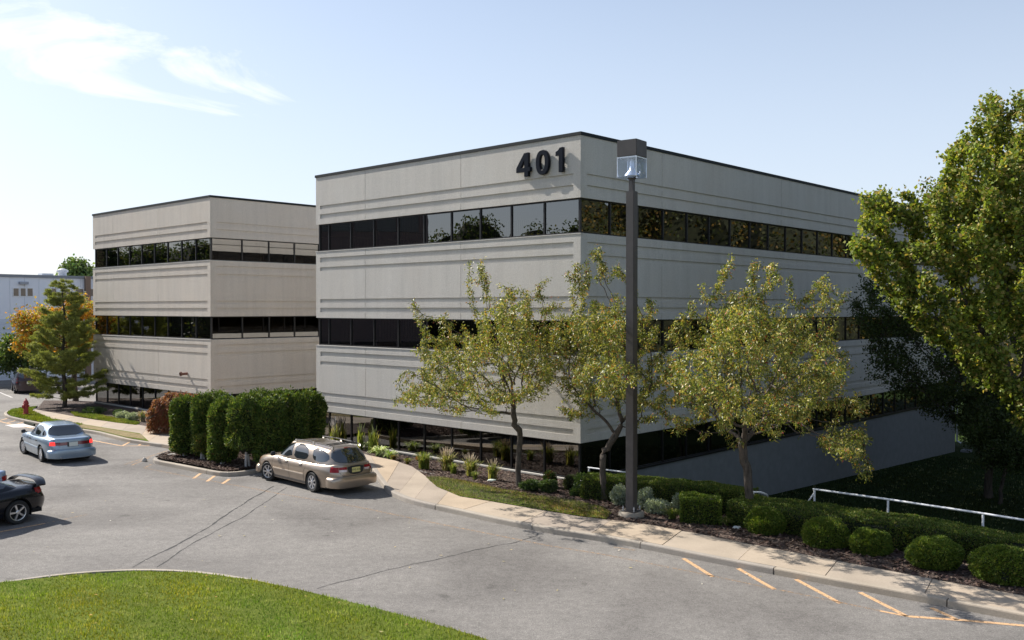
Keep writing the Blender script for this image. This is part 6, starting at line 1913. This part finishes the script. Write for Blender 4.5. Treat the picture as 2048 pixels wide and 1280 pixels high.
# ---- champagne station wagon
def wagon():
    PM = paint('paint_champagne', (0.37, 0.30, 0.235), .65, .30)
    root = empty('station_wagon', (0, 0, 0), 0, 'champagne beige station wagon with roof rack parked at the kerb', 'car')
    top = lerp_prof([(-2.6, .93), (-2.0, .98), (0.0, .955), (1.05, .96), (1.6, .90), (2.1, .80), (2.4, .68), (2.56, .56)])
    hw = lerp_prof([(-2.6, .80), (-2.2, .885), (-1.2, .925), (1.2, .925), (2.0, .895), (2.56, .80)])
    body = Surf(lambda w: -2.50 + .05 * (w - .5) ** 2 + max(0, w - .62) * .10, lambda w: 2.50 - max(0, w - .55) * .25, top, hw, .20,
                lambda w: .935 + .075 * math.sin(min(1, w / .62) * math.pi / 2) - .07 * max(0, (w - .62) / .38) ** 1.5, 5.5, 9.0)
    link('body', body.mesh('body', PM, arches=(1.40, -1.36), arch_r=.375, arch_z=.32, nu=90, nw=18), root)
    rt = lerp_prof([(-2.5, 1.10), (-2.2, 1.36), (-1.9, 1.435), (-.8, 1.475), (.1, 1.47), (.5, 1.43), (.9, 1.25), (1.46, .98)])
    gh = Surf(lambda w: -2.44 + .42 * w ** 1.25, lambda w: 1.46 - 0.95 * w, rt, lambda x: .84 - .03 * max(0, -x - 1.4), .86, lambda w: 1.0 - .245 * w ** 1.15, 4.6, 5.0, None)
    link('cabin', gh.mesh('cabin', PM, nu=60, nv=20, nw=14), root)
    for f in 'LR':
        pane(gh, f, [(1.12, .965), (.82, 1.13), (.50, 1.30), (.28, 1.375), (.04, 1.39), (.0, 1.2), (-.01, .965)], M_CARGLASS, 'side_window', root, rnd=1)
        pane(gh, f, [(-.07, .965), (-.06, 1.39), (-.45, 1.40), (-.80, 1.32), (-.96, 1.14), (-.94, .975)], M_CARGLASS, 'side_window', root, rnd=1)
        pane(gh, f, [(-1.10, 1.32), (-1.18, 1.375), (-1.55, 1.35), (-1.95, 1.22), (-2.02, 1.08), (-1.85, .99), (-1.35, .99), (-1.18, 1.12)], M_CARGLASS, 'side_window', root)
        patch(body, f, [(-.88, .515), (.98, .515)], [(-.88, .545), (.98, .545)], plain('trim_chrome_beige', (.7, .62, .52), .3, .4), 'door_trim', root, off=.014, m=2)
        patch(body, f, [(-.98, .215), (1.02, .215)], [(-.98, .30), (1.02, .30)], plain('sill_dark', (.10, .085, .075), .5), 'sill_trim', root, off=.005, m=2)
        seam(body, f, [(.98, .28), (1.05, .55), (1.0, .93)], root); seam(body, f, [(.0, .24), (.0, .94)], root); seam(body, f, [(-.92, .94), (-1.0, .75), (-.90, .62), (-.86, .28)], root)
        for hx in (.12, -.75): patch(body, f, [(hx, .79), (hx + .18, .79)], [(hx, .83), (hx + .18, .83)], PM, 'door_handle', root, off=.03, n=4, m=2)
        patch(body, f, [(-2.34, .50), (-2.18, .50)], [(-2.34, .545), (-2.18, .545)], M_TAIL, 'side_marker', root, off=.008, n=4, m=2)
        pane(body, f, [(2.30, .62), (2.34, .72), (2.12, .75), (2.06, .68)], M_AMBER, 'turn_lamp', root, off=.008)
        s_ = 1 if f == 'L' else -1
        patch(body, f, [(-2.46, .70), (-2.20, .72)], [(-2.46, .86), (-2.20, .85)], M_TAIL, 'tail_lamp', root, off=.008, n=6, m=3)
        mirror(root, .86, s_ * .86, 1.0, s_, PM if f == 'R' else M_BLACKPL)
    pane(gh, 'B', [(-.60, 1.03), (-.36, .97), (.36, .97), (.60, 1.03), (.66, 1.15), (.52, 1.32), (.28, 1.375), (-.28, 1.375), (-.52, 1.32), (-.66, 1.15)], M_CARGLASS, 'rear_window', root, off=.012, n=20, m=8)
    pane(gh, 'F', [(-.70, .99), (.70, .99), (.52, 1.37), (-.52, 1.37)], M_CARGLASS, 'windscreen', root, rnd=1)
    # tailgate: lamps, dark garnish, plate
    for s_ in (-1, 1):
        a, b = sorted((s_ * .80, s_ * .58)); patch(body, 'B', [(a, .71), (b, .71)], [(a, .87), (b, .87)], M_TAIL, 'tail_lamp', root, off=.012, n=6, m=3)
        a, b = sorted((s_ * .565, s_ * .33)); patch(body, 'B', [(a, .79), (b, .79)], [(a, .87), (b, .87)], M_TAIL, 'tail_lamp', root, off=.012, n=6, m=2)
        patch(body, 'B', [(a, .72), (b, .73)], [(a, .785), (b, .785)], M_TAILW, 'reverse_lamp', root, off=.012, n=6, m=2)
    pane(body, 'B', [(-.32, .885), (.32, .885), (.30, .74), (.20, .63), (-.20, .63), (-.30, .74)], M_BLACKPL, 'plate_recess', root, off=.010, rnd=1)
    seam(body, 'B', [(-.56, .70), (-.50, .62), (.50, .62), (.56, .70)], root)
    license_plate(root, body(*body.solve('B', 0, .76)).x - .018, .765, M_PLATE, 'YMS 41R', .05)
    bt = Surf(lambda w: -2.57 + .03 * abs(w - .6), lambda w: -1.98, lambda x: .585, lambda x: .893 - .20 * max(0, -x - 2.25) ** 1.2, .25, lambda w: .98 + .02 * math.sin(w * math.pi), 4.6, 9)
    link('rear_bumper', bt.mesh('rear_bumper', PM, nu=22, nv=24, nw=8, arches=(-1.36,), arch_r=.40), root)
    patch(bt, 'T', [(-2.52, -.5), (-2.36, -.5)], [(-2.52, .5), (-2.36, .5)], M_BLACKPL, 'bumper_step_pad', root, off=.006, n=4, m=14)
    fb = Surf(lambda w: 1.98, lambda w: 2.53 - .05 * w, lambda x: .52, lambda x: .89 - .3 * max(0, x - 2.05) ** 1.2, .22, lambda w: 1.0, 3.2, 5)
    link('front_bumper', fb.mesh('front_bumper', PM, nu=22, nv=22, nw=8, arches=(1.40,), arch_r=.40), root)
    pane(gh, 'B', [(-.12, 1.39), (.12, 1.39), (.12, 1.42), (-.12, 1.42)], M_TAIL, 'high_brake_lamp', root, rnd=0, n=4, m=2, off=.02)
    w = MB(); w.tube([(-2.40, .12, 1.0), (-2.30, -.25, 1.14)], .01, 4); w.obj('rear_wiper', M_BLACKPL, root)
    # roof rack: side rails, cross bars, slats
    rm = M_CHROME
    for s_ in (-1, 1):
        m = MB(); m.tube([(x, s_ * .53, rt(x) + .045 - .01 * (x > 0)) for x in (.15, -.2, -.7, -1.2, -1.7, -1.98)], .017, 6); o = m.obj('roof_rail', M_BLACKPL, root, smooth=True)
        for x in (.15, -.9, -1.98):
            f_ = MB(); f_.box(x - .05, x + .05, s_ * .53 - .02, s_ * .53 + .02, rt(x) - .03, rt(x) + .055); f_.obj('rail_foot', rm, root, bevel=.006)
    for x in (-.55, -1.80, -1.62):
        m = MB(); m.tube([(x, -.53, rt(x) + .06), (x, 0, rt(x) + .07), (x, .53, rt(x) + .06)], .015, 6); m.obj('roof_cross_bar', rm if x > -1 else M_BLACKPL, root, smooth=True)
    for y in (-.36, -.22, -.08, .08, .22, .36):
        V = [(x, y + d, rt(x) * .999 + .012 - abs(y) * .02) for x in (-.1, -.6, -1.1, -1.6, -1.85) for d in (-.012, .012)]
        m = MB(); m.add(V + [(a, b, c - .03) for a, b, c in V], [(2 * k, 2 * k + 1, 2 * k + 3, 2 * k + 2) for k in range(4)]); m.obj('roof_slat', rm, root)
    underbody(root, -2.3, 2.3, .88, .20, (1.40, -1.36), .32, .80)
    for xw in (1.40, -1.36):
        for s_ in (-1, 1): wheel(root, xw, s_ * .815, .325, .325, .215, s_, steer=R(14) if xw > 0 else 0, style=7)
    m = MB(); m.tube([(1.62, .9, .93), (1.62, .9, .93)], .001, 3)
    rw = W(622, 985, 0); place_car(root, rw + Vector((-1.87, 1.90, 0)), rw, 1.40, -1.36, .90); root.scale = (.95, .95, .95)
    # keep the real wheelbase: recentre on the rear wheel
    return root
wg = wagon()

# ---- pale blue sedan, brake lamps lit
def sedan():
    PM = paint('paint_pale_blue', (0.25, 0.33, 0.42), .55, .30)
    root = empty('sedan', (0, 0, 0), 0, 'pale blue sedan with lit red brake lights driving away', 'car')
    top = lerp_prof([(-2.5, .90), (-2.3, .975), (-1.55, .99), (0.0, .93), (1.05, .93), (1.7, .86), (2.2, .74), (2.45, .62)])
    hw = lerp_prof([(-2.5, .82), (-2.1, .88), (-1.2, .90), (1.2, .90), (2.0, .87), (2.5, .78)])
    body = Surf(lambda w: -2.44 + max(0, w - .5) * .06, lambda w: 2.42 - max(0, w - .55) * .3, top, hw, .21,
                lambda w: .94 + .07 * math.sin(min(1, w / .6) * math.pi / 2) - .06 * max(0, (w - .62) / .38) ** 1.5, 5.5, 10.0)
    link('body', body.mesh('body', PM, arches=(1.36, -1.33), arch_r=.37, arch_z=.32, nu=90, nw=18), root)
    rt = lerp_prof([(-1.95, 1.0), (-1.5, 1.25), (-1.15, 1.35), (-.3, 1.39), (.15, 1.385), (.5, 1.3), (1.2, .98)])
    gh = Surf(lambda w: -1.92 + .75 * w, lambda w: 1.2 - .95 * w, rt, lambda x: .82, .85, lambda w: 1.0 - .26 * w ** 1.1, 5, 6.0)
    link('cabin', gh.mesh('cabin', PM, nu=48, nv=18, nw=12), root)
    for f in 'LR':
        pane(gh, f, [(.98, .965), (.42, 1.27), (.2, 1.31), (.02, 1.31), (-.02, .965)], M_CARGLASS, 'side_window', root, rnd=1)
        pane(gh, f, [(-.08, .965), (-.05, 1.31), (-.75, 1.29), (-.98, 1.2), (-.98, .985)], M_CARGLASS, 'side_window', root, rnd=1)
        pane(gh, f, [(-1.05, 1.0), (-1.05, 1.2), (-1.28, 1.10), (-1.42, 1.0)], M_CARGLASS, 'side_window', root, rnd=1)
        patch(body, f, [(-1.0, .50), (1.0, .50)], [(-1.0, .55), (1.0, .55)], plain('trim_blue', (.25, .32, .4), .4), 'door_trim', root, off=.012, m=2)
        seam(body, f, [(.95, .28), (1.0, .92)], root); seam(body, f, [(-.03, .26), (-.03, .92)], root); seam(body, f, [(-1.05, .93), (-.95, .6), (-.88, .28)], root)
        for hx in (.1, -.85): patch(body, f, [(hx, .76), (hx + .18, .76)], [(hx, .80), (hx + .18, .80)], M_BLACKPL, 'door_handle', root, off=.02, n=4, m=2)
        mirror(root, .80, (1 if f == 'L' else -1) * .84, .99, 1 if f == 'L' else -1, M_BLACKPL)
    pane(gh, 'B', [(-.68, .995), (.68, .995), (.60, 1.27), (.54, 1.33), (-.54, 1.33), (-.60, 1.27)], M_CARGLASS, 'rear_window', root, off=.010, rnd=1, n=16)
    pane(gh, 'F', [(-.70, .98), (.70, .98), (.52, 1.33), (-.52, 1.33)], M_CARGLASS, 'windscreen', root, rnd=1)
    patch(body, 'B', [(-.60, .71), (.60, .71)], [(-.60, .83), (.60, .83)], plain('garnish_red', (.16, .01, .02), .2, coat=1), 'lamp_garnish', root, off=.010, n=12, m=3)
    for s_ in (-1, 1):
        a, b = sorted((s_ * .80, s_ * .61)); patch(body, 'B', [(a, .71), (b, .71)], [(a, .835), (b, .835)], M_LIT, 'brake_lamp', root, off=.014, n=5, m=3)
    pane(body, 'B', [(-.21, .66), (.21, .66), (.21, .835), (-.21, .835)], M_BLACKPL, 'plate_recess', root, off=.014, rnd=0)
    license_plate(root, body(*body.solve('B', 0, .74)).x - .022, .745, M_PLATEW, '', .03)
    bt = Surf(lambda w: -2.50 + .03 * abs(w - .6), lambda w: -1.95, lambda x: .565, lambda x: .872 - .25 * max(0, -x - 2.2) ** 1.2, .25, lambda w: .98 + .02 * math.sin(w * math.pi), 5.0, 9)
    link('rear_bumper', bt.mesh('rear_bumper', PM, nu=20, nv=22, nw=8, arches=(-1.33,), arch_r=.39), root)
    fb = Surf(lambda w: 1.95, lambda w: 2.45 - .05 * w, lambda x: .52, lambda x: .85 - .3 * max(0, x - 1.95) ** 1.2, .22, lambda w: 1.0, 3.4, 5)
    link('front_bumper', fb.mesh('front_bumper', PM, nu=20, nv=22, nw=8, arches=(1.36,), arch_r=.39), root)
    ex = MB(); ex.tube([(-2.15, .45, .27), (-2.50, .45, .25)], .03, 8); ex.obj('exhaust_pipe', M_CHROME, root)
    underbody(root, -2.2, 2.2, .86, .21, (1.36, -1.33), .32, .77)
    for xw in (1.36, -1.33):
        for s_ in (-1, 1): wheel(root, xw, s_ * .79, .315, .315, .20, s_, steer=R(10) if xw > 0 else 0, style=9, rimr=.62)
    place_car(root, W(45, 909, 0), W(77, 923, 0), 1.36, -1.33, .88); root.scale = (.96, .96, .96)
    return root
sd = sedan()

# ---- black coupe with spoiler, cut by the frame
def coupe():
    PM = paint('paint_black', (0.005, 0.006, 0.010), 0.0, .25); PM.node_tree.nodes['Principled BSDF'].inputs['Coat Weight'].default_value = .35; PM.node_tree.nodes['Principled BSDF'].inputs['Specular IOR Level'].default_value = .3
    root = empty('coupe', (0, 0, 0), 0, 'black coupe with rear spoiler, cut off by the frame edge', 'car')
    top = lerp_prof([(-2.25, .82), (-2.05, .93), (-1.4, .93), (0.0, .88), (.9, .88), (1.6, .80), (2.1, .64), (2.25, .55)])
    hw = lerp_prof([(-2.25, .76), (-1.9, .84), (-1.2, .86), (1.2, .86), (1.9, .82), (2.25, .72)])
    body = Surf(lambda w: -2.15 - .08 * math.sin(min(1, w / .8) * math.pi) + max(0, w - .55) * .18, lambda w: 2.2 - max(0, w - .5) * .3, top, hw, .22,
                lambda w: .93 + .08 * math.sin(min(1, w / .6) * math.pi / 2) - .07 * max(0, (w - .62) / .38) ** 1.5, 4.5, 8.0)
    link('body', body.mesh('body', PM, arches=(1.28, -1.27), arch_r=.36, arch_z=.31, nu=90, nw=18), root)
    rt = lerp_prof([(-1.95, .93), (-1.3, 1.12), (-.8, 1.24), (-.2, 1.29), (.1, 1.28), (.45, 1.18), (1.15, .92)])
    gh = Surf(lambda w: -1.95 + 1.2 * w, lambda w: 1.15 - 1.0 * w, rt, lambda x: .78 - .06 * max(0, -x - .6), .80, lambda w: 1.0 - .26 * w ** 1.1, 5, 6.0)
    link('cabin', gh.mesh('cabin', PM, nu=48, nv=18, nw=12), root)
    for f in 'LR':
        pane(gh, f, [(.85, .91), (.35, 1.16), (.15, 1.21), (-.4, 1.20), (-.42, .92)], M_CARGLASS, 'side_window', root, rnd=1)
        pane(gh, f, [(-.48, .93), (-.46, 1.18), (-.8, 1.12), (-1.15, .96)], M_CARGLASS, 'side_window', root, rnd=1)
        seam(body, f, [(.85, .28), (.9, .87)], root); seam(body, f, [(-.5, .88), (-.55, .6), (-.5, .28)], root)
        patch(body, f, [(-2.12, .70), (-1.78, .74)], [(-2.12, .83), (-1.78, .85)], M_TAIL, 'tail_lamp', root, off=.008, n=6, m=3)
        mirror(root, .72, (1 if f == 'L' else -1) * .80, .93, 1 if f == 'L' else -1, PM)
    lo_, up_ = rounded_poly([(-1.80, -.60), (-.95, -.50), (-.95, .50), (-1.80, .60)], 1)
    # rear glass lies on the sloping back of the cabin
    pane(gh, 'B', [(-.62, .93), (.62, .93), (.50, 1.19), (-.50, 1.19)], plain('rear_glass_pale', (.20, .26, .24), .05, 0, 1.0), 'rear_window', root, rnd=1, off=.008)
    pane(gh, 'F', [(-.66, .92), (.66, .92), (.50, 1.24), (-.50, 1.24)], M_CARGLASS, 'windscreen', root, rnd=1)
    patch(body, 'B', [(-.74, .70), (-.40, .72)], [(-.74, .84), (-.40, .84)], M_TAIL, 'tail_lamp', root, off=.01, n=5, m=3); patch(body, 'B', [(.40, .72), (.74, .70)], [(.40, .84), (.74, .84)], M_TAIL, 'tail_lamp', root, off=.01, n=5, m=3)
    license_plate(root, body(*body.solve('B', 0, .62)).x - .02, .62, M_PLATEW, '', 0)
    # spoiler: bridge wing curving down to the flanks
    S = MB(); prof = [(-.17, 0), (-.12, .028), (.02, .035), (.13, .015), (.14, .0), (.02, -.012), (-.14, -.012)]
    ys = np.linspace(-.76, .76, 25); V = []
    for y in ys:
        e = abs(y) / .76; dz = .115 * (1 - e ** 4) ; dx = .10 * e ** 2.5
        for (px_, pz_) in prof: V.append((-2.02 + dx + px_ * (1 - .25 * e ** 3), y, .935 + dz + pz_ - .035 * e ** 6))
    k = len(prof); F = [(i * k + j, i * k + (j + 1) % k, (i + 1) * k + (j + 1) % k, (i + 1) * k + j) for i in range(24) for j in range(k)] + [tuple(range(k)), tuple(reversed(range(24 * k, 25 * k)))]
    S.add(V, F); S.obj('spoiler', PM, root, smooth=True)
    underbody(root, -1.95, 2.0, .82, .22, (1.28, -1.27), .31, .73)
    for xw in (1.28, -1.27):
        for s_ in (-1, 1): wheel(root, xw, s_ * .755, .31, .31, .20, s_, style=5, rimr=.68)
    r0 = W(37, 1049, 0); d = Vector((-.51, -.86, 0)).normalized()
    d = Vector((-.56, -.828, 0)).normalized()
    place_car(root, r0 + d * 2.55, r0, 1.28, -1.27, .855)
    return root
cp = coupe()

# ---- pale blue roof edge of another car just entering the frame beyond the coupe
def far_coupe():
    PM = paint('paint_light_blue', (0.33, 0.42, 0.56), .4, .3)
    root = empty('parked_car', (0, 0, 0), 0, 'light blue car beyond the black coupe, only its rounded tail showing', 'car')
    top = lerp_prof([(-2.3, .85), (-2.1, .95), (-1.5, .97), (0.0, .90), (1.0, .90), (1.7, .80), (2.3, .6)])
    hw = lerp_prof([(-2.3, .78), (-1.9, .85), (1.2, .87), (2.3, .75)])
    body = Surf(lambda w: -2.25 + max(0, w - .5) * .12, lambda w: 2.25 - max(0, w - .5) * .3, top, hw, .22, lambda w: .94 + .07 * math.sin(min(1, w / .6) * math.pi / 2) - .06 * max(0, (w - .62) / .38) ** 1.5, 4.5, 8)
    link('body', body.mesh('body', PM, arches=(1.3, -1.3), arch_r=.36, arch_z=.31, nu=60, nw=12), root)
    rt = lerp_prof([(-1.8, .95), (-1.2, 1.25), (-.8, 1.34), (.1, 1.36), (.5, 1.2), (1.15, .95)])
    gh = Surf(lambda w: -1.75 + .7 * w, lambda w: 1.15 - .95 * w, rt, lambda x: .78, .82, lambda w: 1 - .26 * w ** 1.1, 5, 6)
    link('cabin', gh.mesh('cabin', PM, nu=40, nv=16, nw=10), root)
    for f in 'LR': pane(gh, f, [(.9, .95), (.35, 1.26), (-.9, 1.27), (-1.2, .96)], M_CARGLASS, 'side_window', root, rnd=1)
    pane(gh, 'B', [(-.62, .98), (.62, .98), (.52, 1.29), (-.52, 1.29)], M_CARGLASS, 'rear_window', root, rnd=1)
    for s_ in (-1, 1):
        a, b = sorted((s_ * .76, s_ * .5)); patch(body, 'B', [(a, .68), (b, .68)], [(a, .8), (b, .8)], M_TAIL, 'tail_lamp', root, off=.01, n=4, m=2)
    underbody(root, -2.0, 2.0, .82, .22, (1.3, -1.3), .31, .74)
    for xw in (1.3, -1.3):
        for s_ in (-1, 1): wheel(root, xw, s_ * .76, .31, .31, .2, s_, style=7)
    d = Vector((-.56, -.828, 0)).normalized(); right = Vector((d.y, -d.x, 0))
    c = Vector((cp.location.x, cp.location.y, 0)) + right * 2.6 - d * 0.35
    root.location = (c.x, c.y, 0); root.rotation_euler = (0, 0, math.atan2(d.y, d.x))
far_coupe()

# ---- dark people carrier in the far lot
def minivan():
    PM = paint('paint_dark_maroon', (0.035, 0.018, 0.022), .4, .28)
    root = empty('minivan', (0, 0, 0), 0, 'dark maroon people carrier parked in the far lot beside the pine', 'car')
    top = lerp_prof([(-2.4, .98), (-2.0, 1.02), (0, 1.0), (1.2, 1.0), (1.8, .92), (2.3, .72)])
    hw = lerp_prof([(-2.4, .86), (-2, .92), (1.2, .92), (2.4, .80)])
    body = Surf(lambda w: -2.35, lambda w: 2.35 - max(0, w - .5) * .3, top, hw, .26, lambda w: .94 + .07 * math.sin(min(1, w / .6) * math.pi / 2) - .05 * max(0, (w - .62) / .38), 6, 9)
    link('body', body.mesh('body', PM, arches=(1.4, -1.4), arch_r=.39, arch_z=.34, nu=60, nw=12), root)
    rt = lerp_prof([(-2.35, 1.5), (-2.1, 1.66), (-.8, 1.72), (.2, 1.70), (.6, 1.58), (1.5, 1.05)])
    gh = Surf(lambda w: -2.32 + .22 * w, lambda w: 1.5 - 1.1 * w, rt, lambda x: .87, .92, lambda w: 1 - .20 * w ** 1.1, 6, 6)
    link('cabin', gh.mesh('cabin', PM, nu=40, nv=16, nw=10), root)
    for f in 'LR':
        pane(gh, f, [(1.15, 1.08), (.55, 1.55), (.2, 1.6), (.15, 1.08)], M_CARGLASS, 'side_window', root, rnd=1)
        pane(gh, f, [(.08, 1.08), (.1, 1.6), (-.9, 1.6), (-.9, 1.08)], M_CARGLASS, 'side_window', root, rnd=1)
        pane(gh, f, [(-1.0, 1.08), (-1.0, 1.6), (-1.9, 1.56), (-2.0, 1.1)], M_CARGLASS, 'side_window', root, rnd=1)
    pane(gh, 'B', [(-.70, 1.12), (.70, 1.12), (.60, 1.58), (-.60, 1.58)], M_CARGLASS, 'rear_window', root, rnd=1)
    for s_ in (-1, 1):
        a, b = sorted((s_ * .85, s_ * .72)); patch(gh, 'B', [(a, 1.0), (b, 1.0)], [(a, 1.52), (b, 1.52)], M_TAIL, 'tail_lamp', root, off=.012, n=3, m=6)
        patch(body, 'B', [(a, .80), (b, .80)], [(a, .94), (b, .94)], M_TAIL, 'tail_lamp', root, off=.012, n=3, m=3)
    license_plate(root, -2.40, .82, M_PLATEW, '', 0)
    rp_ = MB()
    for s_ in (-1, 1): rp_.tube([(x, s_ * .6, rt(x) + .03) for x in (.1, -.8, -1.9)], .02, 5)
    rp_.obj('roof_rails', M_RIM, root)
    underbody(root, -2.2, 2.2, .88, .26, (1.4, -1.4), .34, .80)
    for xw in (1.4, -1.4):
        for s_ in (-1, 1): wheel(root, xw, s_ * .81, .335, .335, .21, s_, style=7)
    # rear left wheel contact
    r_ = G(28, 787, 0.0); d = Vector((-.52, .854, 0)).normalized()
    place_car(root, Vector((r_.x, r_.y, 0)) + d * 2.8, Vector((r_.x, r_.y, 0)), 1.4, -1.4, .90)
minivan()
